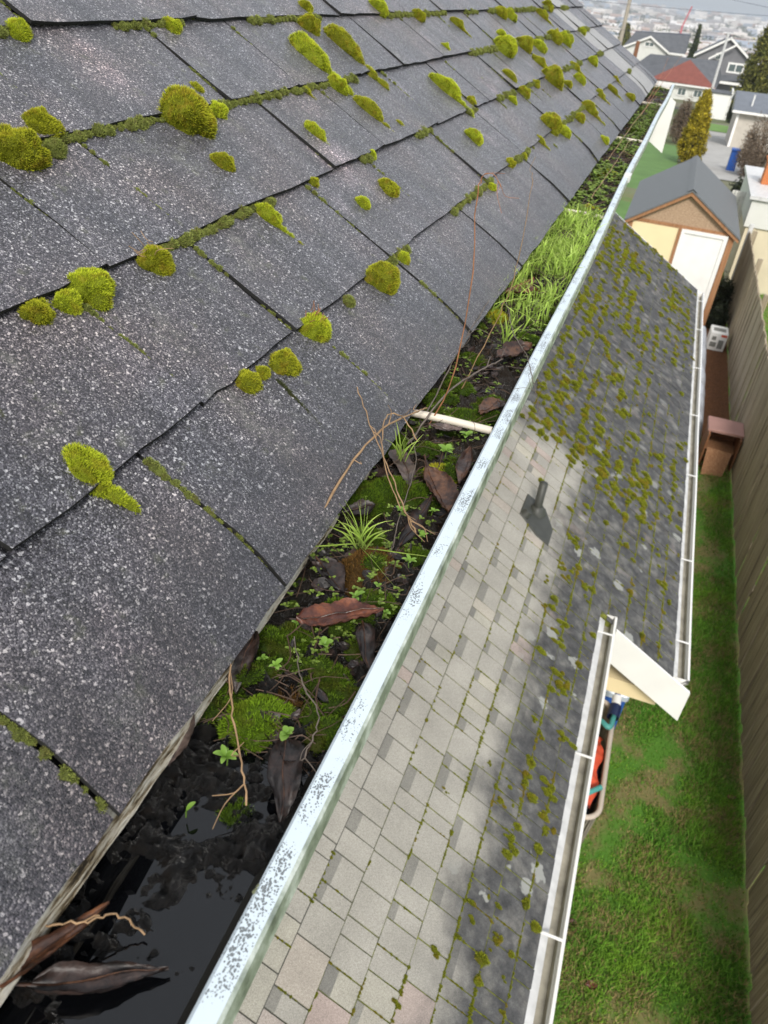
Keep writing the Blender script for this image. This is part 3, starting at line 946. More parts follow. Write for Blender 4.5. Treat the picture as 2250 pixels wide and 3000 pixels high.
# ------------------------------------------------------------------ moss cushions on the upper roof
def cushion(c, a1, a2, nrm, r1, r2, h, blen, cover=2.0, lobes=3, g=None, seed=0, wide=.24):
    """a dome of moss: a lumpy core grown over with short leafy shoots"""
    g = g or Geo()
    nt, npz = 7, 16
    th = np.linspace(0, math.pi / 2, nt)
    ph = np.linspace(0, 2 * math.pi, npz, endpoint=False)
    def surf(T, P):
        rad = 1 + .6 * (vn(np.cos(P) * 1.3 + seed * 3.1, np.sin(P) * 1.3 + seed, T * 1.1) - .5) * np.sin(T) \
                + .26 * (vn(np.cos(P) * 3.7 + seed, np.sin(P) * 3.7, T * 3.3) - .5)
        l1 = np.cos(P) * np.sin(T) * r1 * rad
        l2 = np.sin(P) * np.sin(T) * r2 * rad
        hh = np.cos(T) ** .75 * h * (.72 + .55 * vn(l1 / r1 * 1.9 + seed, l2 / r2 * 1.9 + seed * 2))
        return c + l1[..., None] * a1 + l2[..., None] * a2 + (hh - .003)[..., None] * nrm
    T, P = np.meshgrid(th, ph, indexing='ij')
    V = surf(T, P).reshape(-1, 3)
    F = [[i * npz + k, i * npz + (k + 1) % npz, (i + 1) * npz + (k + 1) % npz, (i + 1) * npz + k] for i in range(nt - 1) for k in range(npz)]
    g.add(V, [f[::-1] for f in F], 0, .18)
    area = 2 * math.pi * ((r1 * r2 * h) ** (2 / 3)) * 1.1
    n = int(np.clip(cover * area / (.5 * wide * blen * blen), 60, 4200))
    lo = blen > .0033
    T = np.arccos(rng.uniform(0, 1, n) ** .8)
    P = rng.uniform(0, 2 * math.pi, n)
    Q = surf(T, P)
    out = np.cos(P)[:, None] * np.sin(T)[:, None] * a1 / r1 + np.sin(P)[:, None] * np.sin(T)[:, None] * a2 / r2 + np.cos(T)[:, None] * nrm / h
    D = unit(unit(out) + rng.normal(0, .33, (n, 3)) + nrm * .2)
    L = blen * rng.uniform(.6, 1.35, n)
    V, F, tp = blades(Q - D * (L * .3)[:, None], D, L, L * wide)
    g.add(V, F, 0, tp)
    return g

YD = np.array([0, 1.0, 0])
_TPL = {}
def crumb(c, a1, a2, nrm, r1, r2, h, coarse, g):
    """small moss tuft from a few ready-made unit tufts"""
    k = (coarse, int(rng.integers(0, 7)))
    if k not in _TPL:
        q = cushion(np.zeros(3), np.array([1.0, 0, 0]), YD, np.array([0, 0, 1.0]), 1.0, 1.0, 1.0, coarse, 1.6, seed=k[1] * 5.3 + coarse, wide=.34)
        _TPL[k] = (np.concatenate(q.V), q.F, np.concatenate(q.T))
    V, F, T = _TPL[k]
    an = rng.uniform(0, 6.28)
    x, y = V[:, 0] * math.cos(an) - V[:, 1] * math.sin(an), V[:, 0] * math.sin(an) + V[:, 1] * math.cos(an)
    W = c + np.outer(x * r1, a1) + np.outer(y * r2, a2) + np.outer(V[:, 2] * h, nrm)
    g.V.append(W)
    g.T.append(T)
    for f in F:
        g.F.append(f + g.n)
        g.M.append(np.zeros(len(f), int))
    g.n += len(W)
# y along the eave, u up the slope, width, height in the picture (mm), stretch down the slope, moss kind, label
MOSS = [
 (.367, .150, 45, 35, 1.35, 'moss_lime', 'lime moss cushion nearest the lower left, drooping tail over a shingle edge'),
 (.522, .270, 43, 34, 1.0, 'moss_lime', 'plump bright lime moss cushion in the chain of three on the left course joint'),
 (.488, .268, 26, 20, 1.0, 'moss_lime', 'low lime moss lobe between the plump lime cushion and the brown-tipped one'),
 (.458, .270, 26, 21, 1.0, 'moss_olive', 'small brown-tipped moss cushion left end of the chain on the left joint'),
 (.613, .268, 36, 28, 1.0, 'moss_olive', 'olive moss cushion wrapped in dry grass strands at a shingle corner'),
 (.877, .415, 74, 58, 1.0, 'moss_olive', 'largest yellow-olive moss mound on the upper left roof'),
 (.953, .415, 27, 23, 1.0, 'moss_lime', 'small green moss tuft touching the largest yellow mound on its right'),
 (.657, .440, 42, 30, 1.0, 'moss_olive', 'rounded olive moss cushion at the left above the biggest left-edge one'),
 (.598, .415, 56, 38, 1.0, 'moss_olive', 'large two-tone moss cushion cut by the left edge of the picture'),
 (.646, .411, 24, 16, 1.0, 'moss_joint', 'flat grey-green dead moss patch right of the left-edge cushion'),
 (.766, .564, 25, 28, 1.2, 'moss_lime', 'moss tuft on the topmost left joint near the picture corner'),
 (.854, .342, 38, 22, 1.2, 'moss_olive', 'single flat olive moss pad in the middle of a shingle below the largest mound'),
 (.907, .121, 46, 44, 1.0, 'moss_olive', 'round yellow-green moss ball on the lowest joint, largest of that row'),
 (1.003, .125, 18, 21, 1.0, 'moss_lime', 'little moss knob just right of the round yellow-green ball'),
 (.713, .126, 31, 36, 1.0, 'moss_lime', 'moss cushion with orange sprouting stalks at a shingle corner'),
 (.627, .119, 29, 30, 1.0, 'moss_olive', 'dome of olive moss just left of the cushion with orange stalks'),
 (.566, .127, 25, 21, 1.0, 'moss_olive', 'longish olive moss pad at the left end of the lowest joint row'),
 (.594, .125, 15, 14, 1.0, 'moss_olive', 'small moss knob squeezed between the olive pad and the olive dome'),
 (.809, .126, 16, 16, 1.0, 'moss_joint', 'small grey-green moss knob left of the round yellow-green ball'),
 (1.053, .561, 26, 26, 1.0, 'moss_lime', 'moss knob on the topmost joint left of the picture centre'),
 (.834, .262, 32, 26, 1.7, 'moss_lime', 'narrow moss streak hanging below the middle left joint'),
 (1.357, .481, 60, 62, 1.9, 'moss_lime', 'long vivid lime moss slug lying down the slope, upper middle roof'),
 (1.466, .542, 42, 42, 1.2, 'moss_olive', 'olive moss lump with brown face above the vivid lime slug'),
 (1.522, .496, 62, 60, 2.4, 'moss_olive', 'long thin olive moss streak right of the vivid lime slug'),
 (1.338, .413, 36, 34, 1.2, 'moss_lime', 'lime moss cushion at the joint below the vivid lime slug'),
 (1.117, .344, 40, 28, 1.6, 'moss_lime', 'lime moss pad alone on a shingle, left of centre'),
 (1.356, .356, 46, 38, 2.0, 'moss_olive', 'elongated dull olive moss pad below the lime joint cushion'),
 (1.807, .346, 66, 58, 1.6, 'moss_lime', 'large vivid lime moss wedge on a far shingle right of centre'),
 (1.154, .217, 38, 34, 1.3, 'moss_olive', 'yellow olive moss wedge on the joint in the middle of the roof'),
 (1.682, .221, 44, 42, 1.3, 'moss_lime', 'lone lime moss wedge in mid shingle above the grass patch'),
 (2.604, .404, 76, 76, 1.0, 'moss_lime', 'big double moss mound in the crowded far part of the roof'),
 (2.890, .406, 60, 60, 1.0, 'moss_olive', 'yellow moss mound directly right of the big double mound'),
 (2.798, .262, 82, 70, 1.1, 'moss_olive', 'large brownish moss cluster on the far roof toward the eave'),
 (2.273, .146, 62, 66, 1.2, 'moss_olive', 'brown-faced moss mound near the eave above the second gutter hanger'),
 (2.343, .112, 36, 46, 1.1, 'moss_lime', 'lime moss lump leaning on the brown-faced mound near the eave'),
]
SMALL = [(2.131, .554, 34, 44), (1.91, .583, 48, 40), (2.367, .323, 50, 36), (3.487, .408, 72, 66), (3.643, .387, 58, 72), (2.884, .116, 58, 56), (2.647, .112, 40, 36),
 (3.793, .257, 50, 50), (3.602, .112, 48, 46), (3.82, .04, 46, 42), (3.082, .388, 56, 50), (2.865, .334, 56, 46), (2.353, .262, 38, 38), (2.188, .258, 28, 27), (2.399, .523, 44, 40),
 (3.02, .55, 48, 54), (3.123, .533, 46, 50), (3.732, .528, 58, 50), (4.035, .574, 70, 50), (1.044, .217, 30, 18), (.837, .214, 9, 8), (1.533, .59, 36, 24), (2.096, .453, 30, 22),
 (1.416, .309, 19, 16), (1.881, .297, 30, 24), (2.746, .464, 38, 34), (2.083, .136, 28, 26), (1.855, .13, 19, 16), (2.705, .012, 36, 36), (3.295, .131, 48, 36), (2.938, .22, 38, 36),
 (3.185, .215, 48, 50), (.959, .453, 24, 19), (.991, .276, 18, 14), (1.213, .279, 18, 16), (1.227, .417, 16, 14), (1.731, .136, 26, 24), (1.519, .123, 22, 18), (3.35, .27, 46, 40), (2.56, .27, 30, 28), (4.3, .41, 50, 40), (3.95, .14, 36, 30)]
def put_moss(y, u, w, hh, e, kind, label, group, i):
    r = .5e-3 * math.sqrt(w * hh)
    c = R(u, y, .0045)
    g = cushion(c, YD, UD, UN, r * 1.0 / math.sqrt(e) , r * math.sqrt(e) * .9, r * (1.05 if e < 1.3 else .8), max(.0030, r * .15), 2.4, seed=i * 1.7)
    if e > 1.3:          # ragged streak trailing down the slope
        for k in range(3):
            q = R(u - r * (.7 + .5 * k) * e * .8, y + r * .12 * (k - 1), .005)
            cushion(q, YD, UD, UN, r * .36 * (1 - .2 * k), r * .5, r * .4 * (1 - .2 * k), max(.003, r * .13), 1.8, g=g, seed=i + k)
    else:
        for k in range(2):
            q = R(u + r * .6 * math.sin(i * 2.3 + k * 2), y + r * .7 * math.cos(i * 2.3 + k * 2), .0045)
            cushion(q, YD, UD, UN, r * .55, r * .55, r * .7, max(.003, r * .14), 1.8, g=g, seed=i + k * 7)
    return solo('moss_cushion', g, M[kind], label, 'moss', tuple(c), group)
for i, (y, u, w, hh, e, kind, lab) in enumerate(MOSS):
    put_moss(y, u, w, hh, e, kind, lab, 'moss cushions on the upper roof', i)
ORD = ('first', 'second', 'third', 'fourth', 'fifth', 'sixth')
course_of = lambda u: min(5, int((u + .02) / EXP))
rank = {}
for cc in range(6):
    row = sorted([(m_[0], m_[1]) for m_ in MOSS + SMALL if course_of(m_[1]) == cc])
    for k, q in enumerate(row):
        rank[q] = (cc, k + 1)
for i, (y, u, w, hh) in enumerate(SMALL):
    kind = ('moss_olive', 'moss_lime', 'moss_olive')[(i * 7) % 3]
    cc, k = rank[(y, u)]
    nth = str(k) + ('th' if 10 < k < 20 else {1: 'st', 2: 'nd', 3: 'rd'}.get(k % 10, 'th'))
    lab = '%s %s moss tuft, %s cushion from near end, %s shingle course above eave' % ('tiny' if w < 30 else 'small', 'olive' if kind == 'moss_olive' else 'lime', nth, ORD[cc])
    put_moss(y, u, w, hh, (1.0, 1.2, 1.6)[i % 3], kind, lab, 'small moss tufts on the upper roof', i + 60)
# orange stalks out of one cushion, dry strands over another: parts of those cushions
def strands(par, c, n, l, mat, spread, up):
    g = Geo()
    for k in range(n):
        d = unit(UN * up + rng.normal(0, spread, 3))
        p = c + rng.normal(0, .005, 3)
        V, F = tube(smooth_path([p, p + d * l * .5, p + d * l + rng.normal(0, l * .3, 3)], 6), [.00035] * 6, 4)
        g.add(V, F)
    part('strand', g, mat, par, kind='stuff')
ob = {o['label']: o for o in COL.objects if o.get('category') == 'moss'}
strands(ob[MOSS[14][6]], R(.135, .713, .014), 12, .010, M['twig_red'], .5, 1)
strands(ob[MOSS[4][6]], R(.272, .606, .012), 14, .018, M['twig_tan'], .6, .1)

# moss creeping along the shingle joints: nobody could count it
g = Geo()
def crumbs(u, y, r, g, s):
    crumb(R(u, y, .003), YD, UD, UN, r * 1.15, r, r * .85, .55 if r < .006 else .42, g)
s = 0
dens = {1: [(.1, 5.2, .35)], 2: [(.1, 5.2, .55)], 3: [(.1, 5.2, .8)], 4: [(.1, 5.2, .8)], 5: [(.3, 5.2, .4)]}
for cidx in range(1, 6):
    y = .15
    while y < 4.6:
        clump = vn(y * 6, cidx * 4.4)
        if clump > (.56, .48, .36, .36, .46)[cidx - 1]:
            r = (.0018 + .0052 * random.random() ** 1.8) * (1 + .22 * y)
            crumbs(cidx * EXP - .0115 + random.uniform(-.0025, .002), y, r, g, s)
            s += 1
            y += r * random.uniform(.9, 2.4)
        else:
            y += random.uniform(.008, .03)
for cidx in range(0, 5):
    for yj in joints[cidx]:
        if -.0 < yj < 3.6:
            u = cidx * EXP
            while u < (cidx + 1) * EXP - .012:
                if vn(u * 30, yj * 17) > (.36 if yj < 1.1 else .5):
                    crumbs(u, yj + random.uniform(-.001, .001), random.uniform(.0022, .0042), g, s)
                    s += 1
                u += random.uniform(.004, .012)
o = setting('joint_moss', g, M['moss_joint'], 'stuff', 'dull green moss crumbs growing along the shingle joints of the upper roof', 'moss')
# pale rosettes of lichen on the gutter lip
M['lichen'] = m_moss('lip_lichen', (.50, .52, .36), (.30, .32, .20), (.16, .17, .10), (.20, .20, .12), .5, 500)
for (x, y, r, lab) in ((-.0965, .391, .0040, 'pale green lichen rosette on the white gutter lip beside the rust-red leaf'), (-.0985, .1905, .0045, 'pale green lichen rosette on the white gutter lip beside the standing water')):
    g = Geo()
    for k in range(26):
        a = k * 2.4
        q = r * math.sqrt(k / 26)
        crumb(np.array([x + q * math.cos(a), y + q * math.sin(a), 5.4004]), np.array([1.0, 0, 0]), YD, np.array([0, 0, 1.0]), .0010, .0010, .0007, .5, g)
    solo('lichen_rosette', g, M['lichen'], lab, 'lichen', (x, y, 5.4005))
# two thin streaks of moss on bare shingles
for (y0, u0, y1, u1, lab) in ((.60, .108, .585, .030, 'thin dull moss streak running down a shingle in the lowest course'), (.36, .235, .35, .18, 'thin yellow moss streak at the far left above the drooping cushion')):
    g = Geo()
    for k in range(16):
        f = k / 15
        cushion(R(u0 + (u1 - u0) * f, y0 + (y1 - y0) * f + random.uniform(-.001, .001), .006), YD, UD, UN, .0022, .004, .0022, .0026, 1.3, g=g, seed=k, wide=.34)
    solo('moss_streak', g, M['moss_grey'], lab, 'moss', tuple(R(u0, y0)))

# moss on the lower roof: hundreds of little tufts
g = Geo()
LD = np.array([1, 0, -LS]) / LK
LXU = -LD
spots = []
for p in pieces:
    xl, xu, y0, y1, tooth, n = p
    if y0 < .9:
        continue
    ym = (y0 + y1) / 2
    wet = 1.0 if ym > 5.1 else float(np.clip((xl - .0) / .12, 0, 1))
    hot = .5 + 1.5 * (fbm(xl * 3.0 + 3, ym * 1.3 + 7, 0, 3) - .5)
    k = 0
    lam = (3.2 * max(0, hot - .30) * (1.9 if ym > 5.1 else 1.0) + .08) * wet + .06
    if ym > 5.1 and xl < .5:
        lam *= 1.8
    for k in range(rng.poisson(lam * 1.35)):
        if random.random() < .5:
            spots.append((xl + random.uniform(-.008, .012), random.uniform(y0, y1), (.005 + .018 * random.random() ** 2.5) * (1.35 if ym > 5.1 else 1)))
        else:
            spots.append((random.uniform(xu - .02, xl + .02), y0 + random.choice([0, 0, 1]) * random.uniform(-.05, .05), (.005 + .020 * random.random() ** 2.5) * (1.35 if ym > 5.1 else 1)))
# bigger clumps copied from the photograph
for (x_, y_, r_) in ((.03, 4.3, .02), (.06, 4.28, .03), (.10, 4.27, .022), (.02, 3.98, .02), (.05, 3.92, .03), (.085, 3.9, .03), (.11, 3.98, .02), (.14, 4.02, .026), (.2, 3.95, .03), (.22, 3.87, .022),
                  (-.02, 3.72, .018), (.0, 3.5, .02), (.06, 3.55, .028), (.11, 3.48, .024), (.09, 3.4, .02), (.20, 3.1, .03), (.215, 3.05, .03), (.2, 2.98, .018), (.24, 2.75, .024), (.1, 2.72, .022),
                  (.15, 2.65, .02), (.23, 2.42, .032), (.26, 2.38, .028), (.25, 2.3, .02), (.10, 2.05, .016), (.05, 2.16, .018), (.15, 2.0, .024), (.27, 2.2, .016), (.12, 1.75, .016), (.17, 1.6, .022), (.22, 1.5, .014),
                  (.05, 1.62, .015), (-.04, 1.42, .016), (-.12, 1.2, .017), (-.19, 2.02, .012), (-.05, 2.3, .014), (.45, 5.4, .03), (.5, 5.55, .035), (.42, 5.7, .032), (.55, 5.2, .03), (.38, 5.9, .04), (.3, 6.1, .045),
                  (.33, 6.3, .05), (.2, 6.5, .05), (.15, 6.8, .055), (.05, 7.1, .06), (-.05, 7.3, .06), (-.1, 7.6, .06), (.0, 6.9, .05), (.25, 5.6, .03)):
    for q in range(5):
        spots.append((x_ + rng.normal(0, r_ * .55), y_ + rng.normal(0, r_ * .8), r_ * rng.uniform(.25, .62)))
for p in pieces:
    xl, xu, y0, y1, tooth, n = p
    if y0 < 1.0 or y0 > 7.5:
        continue
    for q in range(int(26 * (y1 - y0) / .15)):
        yy_ = random.uniform(y0, y1)
        a_ = float(np.clip((xl + .36) / .25, 0, 1)) if yy_ < 5.2 else 1
        if fbm(xl * 9 + 2, yy_ * 5, 2.0, 2) > .60 - .20 * a_ and random.random() < .35 + .65 * a_:
            spots.append((xl + .003, yy_, random.uniform(.0034, .0066)))
    if random.random() < .55:
        for q in range(9):
            xx_ = random.uniform(xu, xl)
            a_ = float(np.clip((xx_ + .36) / .25, 0, 1))
            if vn(xx_ * 14, y0 * 9) > .58 - .3 * a_:
                spots.append((xx_, y0, random.uniform(.0034, .0058)))
print('lower moss', len(spots))
for i, (x, y, r) in enumerate(spots):
    lim = XN if y < YS else XF
    if x > lim - .01:
        continue
    e = random.uniform(.6, 2.4)
    crumb(Lr(x, y, .004 if r > .006 else .0015), YD, LXU, LN, r / math.sqrt(e), r * math.sqrt(e), r * .75, .5, g)
setting('roof_moss', g, M['moss_roof'], 'stuff', 'yellow-green moss tufts scattered over the lower shingle roof', 'moss')

# ------------------------------------------------------------------ what fills the upper gutter
WZ = 5.3605
g = Geo()
gx = np.linspace(-.2075, -.1062, 72)
gy = np.concatenate([np.arange(-.3, .06, .006), np.arange(.06, .45, .0015), np.arange(.45, 1.3, .004), np.arange(1.3, 5.23, .014)])
GX, GY = np.meshgrid(gx, gy)
fill = np.interp(GY, [-.3, .10, .20, .27, .34, .5, .9, 2, 5.3], [5.3590, 5.3592, 5.3600, 5.364, 5.368, 5.370, 5.373, 5.375, 5.375])
lump = (fbm(GX * 38, GY * 38, 3.0, 4) - .5)
fine_ = (fbm(GX * 170, GY * 170, 1.0, 3) - .5)
edge = np.clip((-.157 - GX - .03) / .02, 0, 1) - 1.2 * np.clip((GX + .122) / .016, 0, 1)
hole = -.012 * np.exp(-(((GX + .135) / .022) ** 2 + ((GY - .150) / .036) ** 2)) - .007 * np.exp(-(((GX + .180) / .012) ** 2 + ((GY - .185) / .03) ** 2)) - .008 * np.exp(-(((GX + .145) / .03) ** 2 + ((GY - .08) / .05) ** 2))
crumbly = np.abs(fbm(GX * 420, GY * 420, 6.0, 2) - .5)
GZ = fill + lump * .028 + fine_ * .018 + crumbly * .005 + edge * .003 + hole
GZ = np.minimum(GZ, 5.388)
nx = len(gx)
V = np.stack([GX, GY, GZ], -1).reshape(-1, 3)
idx = np.arange(len(gy) * nx).reshape(len(gy), nx)
F = np.stack([idx[:-1, :-1], idx[:-1, 1:], idx[1:, 1:], idx[1:, :-1]], -1).reshape(-1, 4)
setting('gutter_muck', g.add(V, F), M['muck'], 'stuff', 'black wet rotted leaf muck lying in the upper gutter', 'soil', smooth=True)
setting('gutter_water', Geo().add([(-.2078, -.3, WZ), (-.1065, -.3, WZ), (-.1065, .36, WZ), (-.2078, .36, WZ)], [[0, 1, 2, 3]]), M['water_small'])
def muck_z(x, y):
    i = int(np.clip(np.searchsorted(gx, x), 0, nx - 1))
    j = int(np.clip(np.searchsorted(gy, y), 0, len(gy) - 1))
    return max(float(GZ[j, i]), WZ - .002)

# moss mounds in the gutter
XD, ZD = np.array([1.0, 0, 0]), np.array([0, 0, 1.0])
GM = [(-.167, .309, .040, 'moss_green', 'bright green moss mound in the gutter nearest the standing water'),
 (-.160, .342, .034, 'moss_rust', 'rusty fibrous moss mound just behind the bright green mound'),
 (-.151, .487, .052, 'moss_rust', 'brown-olive moss mound under the radiating grass tuft'),
 (-.196, .585, .046, 'moss_wet', 'dark green moss mound against the shingle edge beyond the grass tuft'),
 (-.169, .612, .050, 'moss_wet', 'wide green moss mound in mid gutter below the tangled twigs'),
 (-.150, .79, .060, 'moss_wet', 'green moss mound just beyond the near gutter hanger'),
 (-.137, .364, .032, 'moss_wet', 'dark green moss pad by the lip below the rust-red leaf'),
 (-.177, .389, .040, 'moss_wet', 'dark moss pad left of the rust-red leaf'),
 (-.120, .528, .027, 'moss_wet', 'small green moss pad against the white lip beside the grass tuft'),
 (-.155, .72, .034, 'moss_wet', 'low green moss pad just on the near side of the gutter hanger'),
 (-.182, .97, .056, 'moss_wet', 'broad moss pad below the crossing twigs past the hanger'),
 (-.196, .382, .024, 'moss_wet', 'tiny moss pad tucked under the shingle edge by the rust-red leaf'),
 (-.138, .671, .030, 'moss_olive', 'olive moss pad beside the grey-brown leaf'),
 (-.190, 1.14, .040, 'moss_olive', 'olive moss pad at the near end of the thick grass'),
 (-.165, 1.273, .046, 'moss_rust', 'rust-brown moss clump inside the thick grass patch'),
 (-.171, .539, .036, 'moss_wet', 'green moss pad directly behind the radiating grass tuft'),
 (-.130, .862, .030, 'moss_wet', 'small moss pad by the lip beyond the near hanger'),
 (-.147, .248, .018, 'moss_wet', 'tiny dark moss spot at the edge of the standing water'),
 (-.127, .455, .024, 'moss_wet', 'small moss pad between the lip and the brown-olive mound'),
 (-.15, 1.95, .05, 'moss_olive', 'moss clump beside the second gutter hanger'),
 (-.16, 2.4, .06, 'moss_olive', 'moss clump in the far weedy stretch, nearer one'),
 (-.15, 3.3, .06, 'moss_wet', 'moss clump in the far weedy stretch, farther one')]
for i, (x, y, w, kind, lab) in enumerate(GM):
    z = min(muck_z(x, y), 5.378)
    r = w * .56
    c = np.array([x, y, z - .004])
    g = cushion(c, XD, YD, ZD, r, r * 1.1, min(r * .62, .020), .0042 if y < 1 else .007, 2.4, seed=i * 2.9, wide=.2)
    cushion(c + [r * .5, r * .6, -.002], XD, YD, ZD, r * .6, r * .6, r * .42, .004, 2.0, g=g, seed=i, wide=.2)
    solo('moss_mound', g, M[kind], lab, 'moss', tuple(c), 'moss mounds in the upper gutter')

# fallen leaves
def leaf_geo(A, B, w, curl, roll, seed, nl=22, nw=13):
    """a dead leaf: uneven outline, rolled sides, crumpled between the side veins"""
    A, B = np.asarray(A, float), np.asarray(B, float)
    L = np.linalg.norm(B - A)
    d = (B - A) / L
    sd = unit(np.cross(d, ZD))
    tt, ss = np.meshgrid(np.linspace(0, 1, nl), np.linspace(-1, 1, nw), indexing='ij')
    pk = .42 + .2 * math.sin(seed * 1.7)
    body = np.where(tt < pk, np.sin(np.clip(tt / pk, .02, 1) * math.pi / 2) ** .75, np.cos(np.clip((tt - pk) / (1 - pk), 0, .985) * math.pi / 2) ** .8)
    side = np.where(ss > 0, 1 + .25 * math.sin(seed * 2.9), 1 - .25 * math.sin(seed * 2.9))
    hw = w * .62 * body * side * (1 + .30 * (vn(tt * 7 + seed, np.sign(ss) * 3 + seed) - .5))
    rl = roll * (.55 + .9 * vn(tt * 2.3 + seed * 1.3, np.sign(ss) * 2.0))
    ang = ss * rl
    off = hw * np.sin(ang) / np.maximum(rl, .25)
    zz = (1 - np.cos(ang)) * hw / np.maximum(rl, .25) + curl * L * (tt - .5) ** 2 * 2
    zz = zz + .34 * w * (fbm(tt * 4.5 + seed, ss * 1.8 + seed, 0, 3) - .5)
    zz = zz - .09 * w * np.abs(np.sin((tt * 8 - np.abs(ss) * 1.8) * math.pi)) * np.abs(ss) ** .5
    bendy = .16 * L * (fbm(tt * 1.6 + seed * 2.2, 0.5, 0, 2) - .5)
    V = A + tt[..., None] * d * L + (off + bendy)[..., None] * sd + zz[..., None] * ZD
    F = [[i * nw + k, (i + 1) * nw + k, (i + 1) * nw + k + 1, i * nw + k + 1] for i in range(nl - 1) for k in range(nw - 1)]
    V2 = V - ZD * .0005
    g = Geo().add(V.reshape(-1, 3), F).add(V2.reshape(-1, 3), [f[::-1] for f in F])
    return g, V[:, nw // 2]
LEAVES = [((-.175, .395, 5.388), (-.117, .430, 5.390), .026, .15, .7, 'leaf_rust', 'rust-red dead leaf lying across the gutter, brightest of the leaves'),
 ((-.214, .080, 5.386), (-.176, .164, 5.380), .017, .05, 1.5, 'leaf_roll', 'rolled brown leaf pointing up from the bottom left corner'),
 ((-.192, .118, 5.370), (-.133, .152, 5.366), .019, .05, 1.6, 'leaf_dark', 'dark folded leaf with ribs lying over the standing water'),
 ((-.139, .302, 5.380), (-.116, .250, 5.372), .022, -.1, 1.0, 'leaf_dark', 'dark purple-brown leaf sliding toward the water beside the white lip'),
 ((-.135, .525, 5.378), (-.131, .612, 5.384), .017, .1, 1.2, 'leaf_dark', 'narrow dark leaf beside the grass tuft'),
 ((-.149, .640, 5.392), (-.107, .585, 5.384), .028, .25, 1.2, 'leaf_brown', 'curled brown leaf arching toward the white lip'),
 ((-.170, .730, 5.392), (-.137, .742, 5.392), .018, .2, .8, 'leaf_grey', 'grey-brown leaf on the moss just before the hanger'),
 ((-.142, .945, 5.390), (-.109, 1.015, 5.392), .030, .2, .9, 'leaf_brown', 'broad brown leaf beyond the hanger against the lip'),
 ((-.199, .374, 5.392), (-.187, .325, 5.380), .026, -.2, 1.3, 'leaf_dark', 'crumpled black leaf hanging from the shingle edge'),
 ((-.116, .645, 5.384), (-.121, .715, 5.388), .014, .1, 1.3, 'leaf_brown', 'slim brown leaf tucked along the lip near the hanger'),
 ((-.188, 1.20, 5.392), (-.160, 1.285, 5.394), .030, .2, .7, 'leaf_rust', 'orange-brown leaf in the thick grass'),
 ((-.128, .416, 5.384), (-.107, .378, 5.378), .015, .1, 1.4, 'leaf_dark', 'small rolled dark leaf between the rust-red leaf and the lip'),
 ((-.185, .680, 5.384), (-.156, .622, 5.380), .020, .1, .8, 'leaf_grey', 'dark grey leaf under the tangled twigs'),
 ((-.192, .475, 5.382), (-.158, .449, 5.378), .020, .1, .9, 'leaf_dark', 'blue-black wet leaf left of the brown-olive mound'),
 ((-.200, .290, 5.388), (-.196, .252, 5.378), .014, 0, .5, 'leaf_grey', 'smooth grey leaf sticking out below the shingle edge'),
 ((-.13, .80, 5.386), (-.115, .845, 5.386), .02, .1, .9, 'leaf_brown', 'brown leaf scrap just past the near hanger'),
 ((-.2, .545, 5.384), (-.175, .57, 5.386), .02, .1, .9, 'leaf_dark', 'black leaf scrap under the long tan stem')]
for i, (A, B, w, curl, roll, mt, lab) in enumerate(LEAVES):
    g, rib = leaf_geo(A, B, w, curl, roll, i * 3.3)
    root = thing('fallen_leaf', lab, 'leaf', A, 'dead leaves in the upper gutter')
    part('blade', g, M[mt], root, smooth=True)
    V, F = tube(rib[::2] + ZD * .0006, np.linspace(.0006, .0002, len(rib[::2])), 5)
    V3, F3 = tube([rib[0] - (rib[1] - rib[0]) * 1.6, rib[0]], [.0007, .0009], 5)
    part('midrib', Geo().add(V, F).add(V3, F3), M['leaf_brown'], root)

